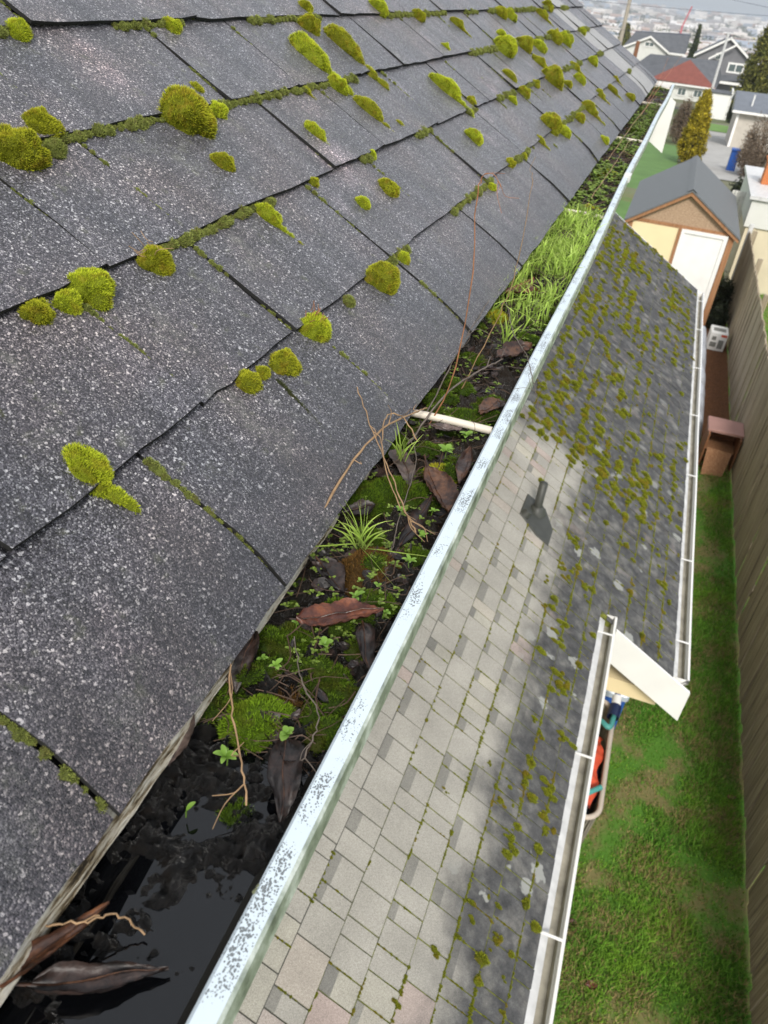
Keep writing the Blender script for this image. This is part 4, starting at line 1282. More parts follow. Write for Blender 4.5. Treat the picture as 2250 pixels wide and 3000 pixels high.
# twigs and dry stems
TW = [([(-.196, .449, 5.398), (-.203, .502, 5.410), (-.204, .584, 5.420), (-.198, .644, 5.425), (-.187, .72, 5.410), (-.185, .765, 5.395)], .0022, .0013, 'twig_tan', 3, 'long tan stem curving along the shingle edge out of the gutter'),
 ([(-.238, .672, 5.450), (-.207, .634, 5.430), (-.173, .594, 5.415), (-.143, .553, 5.405), (-.122, .528, 5.400)], .0008, .0012, 'twig_tan', 6, 'thin forked twig reaching left over the shingle edge'),
 ([(-.17, .681, 5.400), (-.189, .685, 5.420), (-.202, .669, 5.428), (-.193, .631, 5.424), (-.171, .586, 5.41), (-.146, .556, 5.40)], .0012, .0009, 'twig_tan', 1, 'looped tan stem above the tangled twigs'),
 ([(-.184, .694, 5.385), (-.172, .797, 5.402), (-.151, .894, 5.40), (-.138, .955, 5.392)], .0019, .0016, 'twig_grey', 2, 'grey twig crossing the near hanger'),
 ([(-.186, .77, 5.387), (-.192, .933, 5.405), (-.195, 1.102, 5.415)], .0016, .0010, 'twig_grey', 3, 'grey forked twig leaning on the shingle edge past the hanger'),
 ([(-.185, 1.19, 5.390), (-.136, .994, 5.415), (-.106, .925, 5.418), (-.083, .849, 5.420), (-.064, .793, 5.412)], .0014, .0006, 'twig_grey', 9, 'bare branching twig hanging over the white lip'),
 ([(-.205, .352, 5.405), (-.186, .313, 5.398), (-.159, .275, 5.388), (-.136, .245, 5.380)], .0010, .0011, 'twig_tan', 4, 'tan vine stem with small leaves beside the bright green mound'),
 ([(-.169, .379, 5.388), (-.145, .34, 5.390), (-.121, .316, 5.388), (-.119, .285, 5.382)], .0007, .0009, 'twig_grey', 3, 'thin grey forked twig by the lip beside the rusty mound'),
 ([(-.203, .137, 5.385), (-.182, .148, 5.384), (-.169, .161, 5.378), (-.155, .163, 5.366)], .0010, .0010, 'twig_tan', 1, 'short pale twig in the bottom corner over the water'),
 ([(-.199, .715, 5.386), (-.165, .664, 5.392), (-.146, .554, 5.388), (-.138, .512, 5.382)], .0010, .0006, 'twig_grey', 2, 'wiry stem through the mid gutter moss'),
 ([(-.186, .755, 5.367), (-.179, .761, 5.378), (-.164, .761, 5.421), (-.156, .761, 5.488), (-.157, .761, 5.562), (-.164, .761, 5.631), (-.163, .761, 5.642), (-.158, .761, 5.652), (-.147, .761, 5.649), (-.143, .76, 5.638)], .0014, .0005, 'twig_red', 5, 'tall upright reddish stem with a hooked tip by the near hanger'),
 ([(-.172, .857, 5.37), (-.144, .857, 5.462), (-.130, .857, 5.52), (-.127, .857, 5.572), (-.129, .857, 5.628), (-.131, .857, 5.641)], .0011, .0004, 'twig_tan', 1, 'second tall upright pale stem, straighter one'),
 ([(-.16, 1.9, 5.38), (-.14, 2.3, 5.42), (-.13, 2.7, 5.44)], .0016, .001, 'twig_tan', 2, 'long dry stalk lying along the far gutter'),
 ([(-.18, 2.6, 5.38), (-.15, 3.2, 5.44), (-.12, 3.7, 5.47)], .0018, .001, 'twig_tan', 1, 'long dry stalk farther along the gutter'),
 ([(-.17, 3.6, 5.38), (-.12, 4.4, 5.50), (-.09, 4.9, 5.56)], .002, .001, 'twig_red', 1, 'reddish stalk rising from the far gutter end'),
 ([(-.18, 4.3, 5.38), (-.16, 4.6, 5.46), (-.15, 4.8, 5.55)], .002, .001, 'twig_red', 1, 'short reddish stalk at the far gutter end')]
for i, (pts, r0, r1, mt, nb, lab) in enumerate(TW):
    pth = smooth_path(pts, 26, .0006)
    root = thing('twig', lab, 'twig', pts[0], 'twigs and stems in the upper gutter')
    V, F = tube(pth, .62 * np.linspace(r0, r1, len(pth)) * (1 + .15 * np.sin(np.arange(len(pth)) * 1.9)), 7)
    part('stem', Geo().add(V, F), M[mt], root, smooth=True)
    for b in range(nb):
        j = rng.integers(6, 25)
        d = unit(unit(pth[min(j + 1, 25)] - pth[j - 1]) + rng.normal(0, .55, 3) + ZD * .15)
        l = rng.uniform(.012, .034) * (1.3 if nb > 6 else 1) * (1 if pts[0][1] < 1.5 else 3)
        q = smooth_path([pth[j], pth[j] + d * l * .5 + rng.normal(0, .002, 3), pth[j] + d * l + rng.normal(0, .004, 3)], 7)
        V, F = tube(q, np.linspace(r1 * .45, .00025, 7), 5)
        part('side_twig', Geo().add(V, F), M[mt], root)

# grass tufts
def tuft(c, n, lmin, lmax, wid, spread, lab, flat=0):
    root = thing('grass_tuft', lab, 'grass tuft', c)
    for k in range(n):
        a = rng.uniform(0, 2 * math.pi)
        s_ = rng.uniform(.05, spread)
        l = rng.uniform(lmin, lmax)
        if k < flat:
            s_, l = 1.6, lmax * .95
            a = (2.9, .25, 3.7, 5.6)[k % 4]
        d = np.array([math.cos(a) * s_, math.sin(a) * s_, 1.0 if s_ < 1 else .25])
        d = unit(d)
        tt = np.linspace(0, 1, 8)
        pth = np.asarray(c) + rng.normal(0, .0025, 3) * [1, 1, 0] + d * l * tt[:, None] + np.outer(tt ** 2.2, [math.cos(a), math.sin(a), -.9]) * l * rng.uniform(.05, .35)
        pth[:, 2] = np.maximum(pth[:, 2], c[2] + .001)
        sd = unit(np.cross(d, [math.cos(a + 1.2), math.sin(a + 1.2), .2]))
        w = wid * np.sin(np.clip(tt * .8 + .2, 0, 1) * math.pi * .5 + .25) * (1 - tt ** 3)
        mid = pth + ZD * (w * .15)[:, None]
        V = np.stack([pth - sd * w[:, None] * .5, mid - ZD * .0004, pth + sd * w[:, None] * .5], 1).reshape(-1, 3)
        F = [[3 * i + q, 3 * i + q + 1, 3 * i + q + 4, 3 * i + q + 3] for i in range(7) for q in (0, 1)]
        part('blade', Geo().add(V, F, 0, np.repeat(tt, 3)), M['grass'], root, smooth=True)
tuft((-.164, .506, 5.384), 34, .026, .055, .0016, .6, 'radiating bright green grass tuft in mid gutter', 4)
tuft((-.181, .665, 5.380), 16, .03, .055, .0016, .35, 'small upright grass tuft under the tangled twigs')
tuft((-.15, 1.03, 5.382), 9, .03, .055, .003, .3, 'few tall grass blades just before the thick grass patch')
n = 2600
x = rng.uniform(-.203, -.112, n)
y = 1.10 + rng.beta(1.6, 1.5, n) * .80
keep = fbm(x * 30, y * 14, 5, 2) > .33
x, y = x[keep], y[keep]
n = len(x)
P = np.stack([x, y, np.full(n, 5.372)], 1)
D = np.stack([rng.normal(.05, .28, n), rng.normal(-.05, .30, n), np.ones(n)], 1)
L = rng.uniform(.022, .062, n)
V, F, T = long_blades(P, D, L, rng.uniform(.0014, .0028, n), np.stack([rng.normal(0, .010, n), rng.normal(-.004, .012, n), -rng.uniform(0, .012, n)], 1))
setting('gutter_grass', Geo().add(V, F, 0, T), M['grass'], 'stuff', 'thick bright green grass patch growing in the middle of the gutter', 'grass')

# seedlings
def round_leaf(c, d, up, l, w):
    tt = np.linspace(0, 1, 6)
    hw = w * .5 * np.sqrt(np.clip(np.sin(math.pi * np.clip(tt * .97 + .02, 0, 1)), 0, 1))
    sd = unit(np.cross(d, up))
    mid = c + d * l * tt[:, None] + up * (l * .14 * np.sin(tt * math.pi))[:, None]
    V = np.stack([mid - sd * hw[:, None] + up * (hw * .25)[:, None], mid, mid + sd * hw[:, None] + up * (hw * .25)[:, None]], 1).reshape(-1, 3)
    F = [[3 * i + q, 3 * i + q + 1, 3 * i + q + 4, 3 * i + q + 3] for i in range(5) for q in (0, 1)]
    return V, F, np.repeat(.25 + .7 * tt, 3)
def seedling(c, size, n, lab, rnd=1.0, stem=.004):
    c = np.asarray(c, float)
    root = thing('seedling', lab, 'seedling', tuple(c), 'seedlings in the upper gutter')
    top = c + ZD * stem + rng.normal(0, .001, 3)
    V, F = tube([c - ZD * .003, (c + top) / 2 + rng.normal(0, .0006, 3), top], [.0005, .0005, .0004], 5)
    part('stem', Geo().add(V, F, 0, .3), M['seedling'], root)
    a0 = rng.uniform(0, 6)
    for k in range(n):
        a = a0 + k * 2.4 + rng.uniform(-.3, .3)
        d = unit(np.array([math.cos(a), math.sin(a), rng.uniform(.15, .6)]))
        l = size * .36 * rng.uniform(.6, 1.15)
        V, F, T = round_leaf(top - ZD * stem * .3 * (k / max(1, n)), d, unit(np.array([-d[0] * d[2], -d[1] * d[2], 1.0])), l, l * (.36 + .42 * rnd))
        part('leaf', Geo().add(V, F, 0, T), M['seedling'], root, smooth=True)
SD = [(-.166, .272, .024, 7, .3, 'leafy seedling on the vine stem nearest the water'), (-.139, .304, .020, 5, 1, 'round-leaved seedling right of the bright green mound'),
 (-.145, .385, .019, 6, 1, 'round-leaved seedling cluster just below the rust-red leaf'), (-.145, .442, .025, 5, .2, 'star-shaped seedling just above the rust-red leaf'),
 (-.172, .354, .020, 5, .4, 'seedling between the rusty mound and the dark moss pad'), (-.172, .232, .024, 1, .2, 'single upright green leaf at the water edge'),
 (-.137, .277, .011, 2, .3, 'two-leaved sprout beside the dark purple leaf'), (-.118, .50, .020, 6, .2, 'narrow-leaved seedling against the lip beside the brown-olive mound'),
 (-.121, .55, .019, 5, .3, 'seedling against the lip right of the grass tuft'), (-.141, .693, .028, 8, .6, 'bushy seedling near the grey-brown leaf'),
 (-.124, .588, .019, 5, .3, 'seedling beside the arching brown leaf'), (-.130, .741, .026, 7, .6, 'bushy seedling at the lip under the near hanger'),
 (-.150, .568, .018, 5, .5, 'small seedling behind the grass tuft'), (-.185, .358, .016, 4, .6, 'small seedling by the crumpled black leaf'),
 (-.137, .645, .020, 5, .5, 'small seedling on the olive moss pad'), (-.178, .403, .015, 4, .8, 'tiny seedling left of the rust-red leaf'),
 (-.13, .46, .012, 3, 1, 'tiny round sprout right of the star-shaped seedling'), (-.118, .435, .012, 3, 1, 'tiny round sprout by the lip above the rust-red leaf')]
for (x, y, w, n, rn, lab) in SD:
    seedling((x, y, min(muck_z(x, y), 5.378) + .009), w, n, lab, rn)
# low weeds that carpet the rest of the gutter
g = Geo()
def weeds(n, ya, yb, size, wfun):
    x = rng.uniform(-.204, -.112, n)
    y = ya + (yb - ya) * rng.uniform(0, 1, n)
    k = wfun(x, y) > rng.uniform(0, 1, n)
    for a, b in zip(x[k], y[k]):
        c = np.array([a, b, min(muck_z(a, b), 5.38) + rng.uniform(.004, .016) * size / .012])
        a0 = rng.uniform(0, 6)
        for q in range(rng.integers(3, 6)):
            an = a0 + q * 2.1
            d = unit(np.array([math.cos(an), math.sin(an), rng.uniform(.1, .7)]))
            V, F, T = round_leaf(c, d, unit(np.array([-d[0], -d[1], 1.5])), size * rng.uniform(.5, 1), size * .55)
            g.add(V, F, 0, T)
weeds(1000, .36, 1.15, .0046, lambda x, y: np.clip((fbm(x * 26, y * 13, 2, 2) - .46) * 6, 0, 1))
weeds(2200, 1.85, 5.2, .013, lambda x, y: np.clip((fbm(x * 22, y * 6, 4, 2) - .36) * 6, 0, 1))
weeds(420, .9, 2.0, .0075, lambda x, y: np.clip((fbm(x * 22, y * 6, 4, 2) - .40) * 6, 0, 1))
setting('gutter_weeds', g, M['weed'], 'stuff', 'carpet of small green weeds growing in the gutter muck', 'weeds')
g = Geo()
for k in range(420):
    y = .30 + 1.5 * rng.uniform(0, 1) ** 1.2
    x = rng.uniform(-.203, -.112)
    if fbm(x * 24 + 9, y * 12, 7, 2) < .47:
        continue
    r = rng.uniform(.004, .012)
    crumb(np.array([x, y, min(muck_z(x, y), 5.38) - .001]), XD, YD, ZD, r, r * 1.1, r * .7, .42, g)
setting('gutter_moss', g, M['moss_wet'], 'stuff', 'low dark green moss film creeping over the gutter muck', 'moss')
# rotted stalks and fibres matted in the muck
g = Geo()
for k in range(1000):
    y = .29 + 4.6 * rng.uniform(0, 1) ** 1.6
    p = np.array([rng.uniform(-.203, -.112), y, 0])
    p[2] = min(muck_z(p[0], y), 5.382) + .003
    a = rng.uniform(0, math.pi)
    l = rng.uniform(.012, .05) * (1 if y < 1.2 else 2.2)
    d = np.array([math.cos(a), math.sin(a), rng.uniform(-.1, .25)])
    q = smooth_path([p, p + d * l * .5 + rng.normal(0, .004, 3), p + d * l], 6)
    q[:, 0] = np.clip(q[:, 0], -.206, -.109)
    V, F = tube(q, rng.uniform(.0002, .0006) * (1 if y < 1.2 else 1.8), 4)
    g.add(V, F)
for k in range(260):                # torn scraps of rotted leaf
    y = .30 + 1.6 * rng.uniform(0, 1) ** 1.2
    x = rng.uniform(-.203, -.114)
    z = min(muck_z(x, y), 5.382) + .002
    a = rng.uniform(0, 6.28)
    l = rng.uniform(.006, .022)
    lg, _r = leaf_geo((x, y, z), (np.clip(x + math.cos(a) * l, -.205, -.112), y + math.sin(a) * l, z + rng.uniform(-.002, .005)), l * rng.uniform(.4, .8), .3, rng.uniform(.4, 1.4), k * .77, 7, 5)
    for Vv, Ff in zip(lg.V, lg.F):
        g.V.append(Vv); g.F.append(Ff - Ff.min() + g.n if False else (Ff - (0 if Ff is lg.F[0] else len(lg.V[0]))) + g.n)
        g.M.append(np.full(len(Ff), 1)); g.T.append(np.zeros(len(Vv))); g.n += len(Vv)
setting('gutter_litter', g, [M['litter'], M['leaf_dark']], 'stuff', 'thin rotted stalks and fibres matted in the gutter', 'plant litter')

# ------------------------------------------------------------------ things in the side yard
M['tub'] = plain('pale_tub_plastic', (.50, .43, .36), .5, .1, 10)
M['tub_side'] = m_wood('tub_wicker', ((.12, .115, .09), (.24, .22, .175), (.36, .33, .26)), 'z', 6)
M['red'] = plain('orange_red_cloth', (.62, .085, .035), .7, .15, 14)
M['teal'] = plain('teal_plastic', (.07, .30, .27), .45, .1)
M['blue'] = plain('blue_plastic', (.03, .11, .42), .35, .12, 6)
M['navy'] = plain('navy_plastic', (.012, .02, .06), .4)
M['clear'] = plain('frosted_lid', (.55, .62, .68), .3, .08)
M['grey_tarp'] = plain('grey_tarp', (.40, .42, .46), .5, .18, 6)
M['brown_box'] = m_wood('brown_box_wood', ((.10, .038, .018), (.20, .085, .038), (.30, .15, .075)), 'x', 4)
M['pink_lid'] = plain('faded_pink_board', (.36, .20, .17), .7, .12, 5)
M['print'] = plain('grey_print', (.22, .22, .20), .7, .3, 30)

def rrect(x0, x1, y0, y1, r, n=6):
    out = []
    for cx, cy, a in ((x1 - r, y0 + r, -90), (x1 - r, y1 - r, 0), (x0 + r, y1 - r, 90), (x0 + r, y0 + r, 180)):
        for k in range(n + 1):
            t_ = math.radians(a + 90 * k / n)
            out.append((cx + r * math.cos(t_), cy + r * math.sin(t_)))
    return out
tub = thing('storage_tub', 'long pale tub with rounded rim standing under the nearer eave', 'tub', (.58, 4.45, 0))
rings = [(.07, .0), (.05, .25), (.03, .5), (.012, .76)]
V, F = [], []
for ins, z in rings:
    V += [(a, b, z) for a, b in rrect(.30 + ins, .80 - ins, 3.82 + ins, 5.05 - ins, .13)]
n = 28
F = [[i * n + k, i * n + (k + 1) % n, (i + 1) * n + (k + 1) % n, (i + 1) * n + k] for i in range(3) for k in range(n)]
part('side', Geo().add(V, F).add([(a, b, .3) for a, b in rrect(.34, .76, 3.86, 5.01, .13)], [list(range(28))]), M['tub_side'], tub, smooth=True)
rm = rrect(.30, .80, 3.82, 5.05, .14)
V, F = tube(np.array([(a, b, .77) for a, b in rm + rm[:2]]), .021, 8)
part('rim', Geo().add(V, F), M['tub'], tub, smooth=True)
for k in range(26):
    a, b = rm[int(k * 28 / 26) % 28]
    V, F = tube([(a + (.55 - a) * .16, b + (4.43 - b) * .07, .01), (a, b, .765)], .008, 5)
    part('slat', Geo().add(V, F), M['tub_side'], tub, loc=(a, b, 0))
g = Geo()
uu, vv = np.meshgrid(np.linspace(.36, .76, 22), np.linspace(4.0, 4.75, 40))
zz = .70 + .12 * fbm(uu * 9, vv * 7, 0, 3) - .35 * (np.abs(vv - 4.38) / .42) ** 4 * .5
V = np.stack([uu + .02 * np.sin(vv * 20), vv, zz], -1).reshape(-1, 3)
F = [[j * 22 + i, j * 22 + i + 1, (j + 1) * 22 + i + 1, (j + 1) * 22 + i] for j in range(39) for i in range(21)]
solo('red_cloth', g.add(V, F), M['red'], 'orange-red crumpled cloth heaped in the long pale tub', 'cloth', (.56, 4.4, .6), smooth=True)
def strap(pts, w, mat, lab, cat):
    pth = smooth_path(pts, 16)
    V, F = tube(pth, w, 6)
    solo('strap', Geo().add(V, F), mat, lab, cat, tuple(pts[0]), smooth=True)
strap([(.60, 3.98, .70), (.68, 4.02, .79), (.78, 4.12, .80)], .022, M['teal'], 'teal strap across the near end of the tub', 'strap')
strap([(.58, 4.66, .72), (.68, 4.78, .80), (.77, 4.72, .82), (.80, 4.88, .80)], .024, M['teal'], 'teal strap knotted at the far end of the tub', 'strap')
for (x, y, r) in ((.75, 4.36, .05), (.74, 4.16, .06), (.66, 3.94, .08)):
    g = cushion(np.array([x, y, .63]), XD, YD, ZD, r, r * 1.2, r * .9, .03, .8, seed=x * 9)
    solo('dark_toy', g, M['navy'], {.05: 'dark lump in the tub beside the middle of the cloth', .06: 'dark lump in the tub near its front bend', .08: 'dark tangle at the near end inside the tub'}[r], 'lump', (x, y, .63))
mop = thing('pole_tool', 'blue and white jointed tool handle leaning beyond the tub', 'tool', (.78, 5.2, .4))
for a, b, r, mt in (((.80, 4.98, .82), (.80, 5.08, .83), .04, 'white'), ((.80, 5.08, .83), (.81, 5.26, .80), .026, 'blue'), ((.81, 5.26, .80), (.80, 5.46, .76), .024, 'white'), ((.79, 4.86, .80), (.80, 4.98, .82), .05, 'navy')):
    V, F = tube(smooth_path([a, (np.array(a) + b) / 2, b], 6), r, 10)
    part('section', Geo().add(V, F), M[mt], mop, smooth=True)
V, F = tube([(.80, 5.46, .76), (.76, 5.52, .4), (.72, 5.55, .0)], .015, 8)
part('shaft', Geo().add(V, F), M['white'], mop, smooth=True)
cool = thing('blue_bin', 'small blue bin with frosted rim beneath the cream beam', 'bin', (.82, 5.6, 0))
part('body', bevel_box(.70, .93, 5.36, 5.66, 0, .60, .02), M['blue'], cool)
part('lid', bevel_box(.685, .945, 5.345, 5.43, .54, .615, .02), M['clear'], cool)
part('lid', bevel_box(.70, .93, 5.44, 5.655, .601, .62, .01), M['blue'], cool)
part('leg_board', box(.66, .70, 5.30, 5.36, 0, .35), M['tub_side'], cool)
# second tub rim at the very bottom of the picture
tb = thing('wicker_basket', 'edge of a pale wicker basket at the bottom beside the gutter', 'basket', (.66, 1.95, 0))
rm = rrect(.36, .80, 1.5, 2.29, .15)
V, F = tube(np.array([(a, b, .75) for a, b in rm + rm[:2]]), .018, 8)
part('rim', Geo().add(V, F), M['tub'], tb, smooth=True)
V = [(a, b, .74) for a, b in rm] + [(a + (.58 - a) * .15, b + (1.9 - b) * .1, 0) for a, b in rm]
part('side', Geo().add(V, [[k + 28, (k + 1) % 28 + 28, (k + 1) % 28, k] for k in range(28)]), M['tub_side'], tb)

# wooden box by the fence
wb_ = thing('wooden_box', 'reddish brown open wooden box with pinkish top against the fence', 'box', (1.9, 11.5, 0))
bx0, bx1, by0, by1 = 1.62, 2.1, 11.25, 11.8
part('top', bevel_box(bx0 - .02, bx1 + .02, by0 + .1, by1 + .02, .56, .60, .008), M['pink_lid'], wb_)
part('side', box(bx0, bx0 + .025, by0, by1, .0, .558), M['brown_box'], wb_)
part('side', box(bx1 - .025, bx1, by0, by1, .0, .558), M['brown_box'], wb_)
part('back', box(bx0 + .026, bx1 - .026, by1 - .02, by1, .0, .558), M['brown_box'], wb_)
part('floor', box(bx0 + .026, bx1 - .026, by0, by1 - .021, .0, .025), M['brown_box'], wb_)
part('shelf', box(bx0 + .026, bx1 - .03, by0 + .12, by1 - .021, .26, .28), M['cedar'], wb_)
part('ramp', Geo().add([(bx0 + .05, by0 - .28, .02), (bx1 - .12, by0 - .2, .02), (bx1 - .06, by0 + .05, .30), (bx0 + .05, by0 + .02, .34)], [[0, 1, 2, 3]]), M['cedar'], wb_)
cr = thing('white_crate', 'white printed box with a red corner on the mulch by the fence', 'box', (1.86, 16.6, 0))
part('body', bevel_box(1.69, 2.03, 16.3, 16.75, .03, .40, .012), M['white'], cr)
for k, (a, b, c, d) in enumerate(((1.73, 1.85, .10, .2), (1.88, 1.98, .08, .26), (1.74, 1.82, .24, .32))):
    part('print', box(a, b, 16.297, 16.2985, c, d), M['print'], cr)
part('print', box(1.90, 2.01, 16.297, 16.2985, .33, .375), M['red'], cr)
part('print', box(1.74, 1.98, 16.4, 16.6, .4005, .402), M['print'], cr)
# grey tarpaulin heap along the wall
g = Geo()
uu, vv = np.meshgrid(np.linspace(-1, 1, 26), np.linspace(0, 1, 90))
hx_ = 1.29 + .36 * uu
zz = np.clip((1 - np.abs(uu) ** 6), 0, 1) * (.42 + .26 * fbm(uu * 1.4, vv * 9, 0, 3)) * np.clip(np.minimum(vv, 1 - vv) / .04, 0, 1) + .02
V = np.stack([hx_ + .05 * (fbm(vv * 14, uu * 2) - .5), 11.85 + 4.5 * vv, zz], -1).reshape(-1, 3)
F = [[j * 26 + i, j * 26 + i + 1, (j + 1) * 26 + i + 1, (j + 1) * 26 + i] for j in range(89) for i in range(25)]
solo('tarp_heap', g.add(V, F), M['grey_tarp'], 'grey-white tarpaulin heap along the foot of the lower wing', 'tarp', (1.2, 14, 0), smooth=True)
# brown leaves on the lawn
for k, (x, y, s_, lab) in enumerate(((.72, 3.30, .09, 'brown leaf pile on the lawn close to the gutter edge'), (.70, 3.2, .08, 'second brown leaf on the lawn touching the pile by the gutter'),
                                     (.98, 3.02, .09, 'single orange-brown leaf lying in mid lawn'), (1.98, 5.1, .08, 'reddish leaf on the lawn edge by the fence'), (.78, 3.42, .08, 'brown leaf on the lawn just above the leaf pile'))):
    g, rib = leaf_geo((x, y, .04), (x + s_, y + .03, .045), s_ * .6, .2, .8, k * 2.2)
    solo('fallen_leaf', g, M['leaf_rust' if k in (2, 3) else 'leaf_brown'], lab, 'leaf', (x, y, .04), smooth=True)

# ------------------------------------------------------------------ plants and trees
def foliage(C, n, size, jit, g=None, flat=.3):
    """leaf-sized triangles around given clump centres"""
    g = g or Geo()
    C = np.asarray(C, float)
    i = rng.integers(0, len(C), n)
    P = C[i] + rng.normal(0, 1, (n, 3)) * jit
    D = unit(rng.normal(0, 1, (n, 3)) + [0, 0, flat])
    S = size * rng.uniform(.5, 1.4, n)
    V, F, T = blades(P, D, S, S * .6)
    g.add(V, F, 0, np.repeat(rng.uniform(0, 1, n), 3))
    return g
M['conifer_gold'] = m_leafy('golden_conifer', [(0, (.10, .085, .008)), (.6, (.34, .27, .018)), (1, (.56, .45, .035))], .7, .15, 1.2)
M['conifer_olive'] = m_leafy('olive_conifer', [(0, (.035, .045, .01)), (.6, (.15, .155, .03)), (1, (.29, .27, .06))], .7, .15, .5)
M['conifer_green'] = m_leafy('green_conifer', [(0, (.02, .032, .012)), (1, (.085, .11, .035))], .7, .15, .5)
M['dark_leaf'] = m_leafy('dark_shrub', [(0, (.008, .012, .006)), (1, (.035, .045, .02))], .5, .15, 3)
M['bark'] = m_wood('bark', ((.05, .035, .025), (.09, .065, .045), (.14, .105, .075)), 'z', 2)
def conifer(name, lab, x, y, z0, h, r, mat, n, size, pw=.8, col=False, group=None):
    root = thing(name, lab, 'tree', (x, y, z0), group)
    V, F = tube([(x, y, z0 - .3), (x + .03 * r, y, z0 + h * .5), (x, y, z0 + h * .97)], [r * .12, r * .07, r * .01], 8)
    part('trunk', Geo().add(V, F), M['bark'], root)
    m = 420
    f = rng.uniform(0, 1, m) ** (.9 if col else 1.3)
    prof = (np.minimum(1, (1 - f) ** .55 * 1.05) * np.clip(.55 + f * 2, 0, 1)) if col else (1 - f) ** pw
    a = rng.uniform(0, 2 * math.pi, m)
    rr = r * prof * (.55 + .45 * rng.uniform(0, 1, m) ** .4) * (1 + .16 * np.sin(a * 5 + f * 14))
    C = np.stack([x + rr * np.cos(a), y + rr * np.sin(a), z0 + h * (.03 + .97 * f) - (0 if col else .12) * rr], 1)
    part('crown', foliage(C, n, size, np.array([r * .09, r * .09, h * .022])), mat, root)
    return root
conifer('golden_cypress', 'narrow golden-green cypress behind the garden shed', .82, 45, tz(45), 3.25, .66, M['conifer_gold'], 26000, .085, col=True)
conifer('conifer_tree', 'tall olive conifer cut by the right edge of the picture', 7.6, 118, tz(118), 11.5, 2.9, M['conifer_olive'], 26000, .30, .75)
conifer('conifer_tree', 'slim dark conifer between the two grey houses', -1.9, 238, tz(238), 14.6, 1.5, M['conifer_green'], 7000, .45, .8)
conifer('conifer_tree', 'small pale conifer left of the distant power pole', -24.5, 300, tz(300), 15.5, 4.2, M['conifer_olive'], 7000, .7, .7)
def shrub(name, lab, x, y, z0, r, h, mat, n, size, twigs=10):
    root = thing(name, lab, 'shrub', (x, y, z0))
    for k in range(twigs):
        a = rng.uniform(0, 6.28)
        e = np.array([x + math.cos(a) * r * .7, y + math.sin(a) * r * .7, z0 + h * rng.uniform(.6, 1)])
        V, F = tube(smooth_path([(x, y, z0 - .05), ((x + e[0]) / 2 + rng.normal(0, r * .1), (y + e[1]) / 2, z0 + h * .5), e], 6), np.linspace(.03, .006, 6) * r, 5)
        part('branch', Geo().add(V, F), M['bark'], root)
    m = 90
    v = unit(rng.normal(0, 1, (m, 3))) * rng.uniform(.4, 1, (m, 1)) ** .5
    C = np.array([x, y, z0 + h * .55]) + v * [r, r, h * .5]
    part('foliage', foliage(C, n, size, np.array([r, r, h]) * .12), mat, root)
shrub('dark_shrub', 'dark leafy shrub in the gap between shed and fence', 1.86, 18.6, 0, .22, .75, M['dark_leaf'], 3500, .06)
shrub('dark_shrub', 'second dark shrub nearer the white crate', 1.86, 17.6, 0, .2, .5, M['dark_leaf'], 2500, .06)
M['dry_leaf'] = m_leafy('dry_hedge', [(0, (.09, .065, .045)), (.6, (.17, .125, .09)), (1, (.25, .19, .13))], .8, .1, 1)
shrub('dry_shrub', 'bare brown shrub in front of the pale neighbour wall at the right edge', 4.0, 44, tz(44), .9, 2.4, M['dry_leaf'], 9000, .07, 26)
shrub('dry_shrub', 'low grey-brown shrub beside the blue bin', 3.5, 43, tz(43), .6, 1.4, M['dry_leaf'], 5000, .06, 16)
shrub('dry_shrub', 'reddish brown leafless hedge left of the golden cypress', .0, 58, tz(58), .55, 2.3, M['dry_leaf'], 6000, .08, 14)
shrub('green_shrub', 'green shrub in front of the red-roofed house', .35, 75, tz(75), .7, 1.6, M['conifer_green'], 4000, .1)
shrub('dark_shrub', 'dark low shrub right of the shed roof', 3.1, 33, tz(33), .7, .8, M['dark_leaf'], 4000, .09)
shrub('dark_shrub', 'dark bush under the tall olive conifer', 5.2, 100, tz(100), .8, 1.6, M['dark_leaf'], 3000, .15)
setting('grass_strip', strip(-3.2, .35, 24, 56, .02), plain('neighbour_lawn', (.10, .19, .05), .95, .2, 1.2))
setting('grass_strip', strip(1.2, 4.6, 79, 92, .025), plain('verge_grass', (.13, .24, .05), .95, .2, .8))

# ------------------------------------------------------------------ neighbours' buildings
M['nb_roof'] = plain('slate_blue_roof', (.15, .165, .19), .7, .12, 2)
M['dk_roof'] = plain('dark_grey_roof', (.10, .105, .115), .8, .2, 1.2)
M['red_roof'] = plain('red_brown_roof', (.19, .06, .045), .8, .15, 1.5)
M['grey_siding'] = plain('grey_siding', (.17, .17, .18), .8, .08, 1)
M['pale_siding'] = plain('pale_siding', (.66, .66, .62), .75, .06, 1)
M['brick'] = plain('orange_brick', (.50, .17, .06), .85, .2, 20)
t = NT('window_glass')
M['glass'] = t.out((.10, .13, .13), .08, spec=.6)

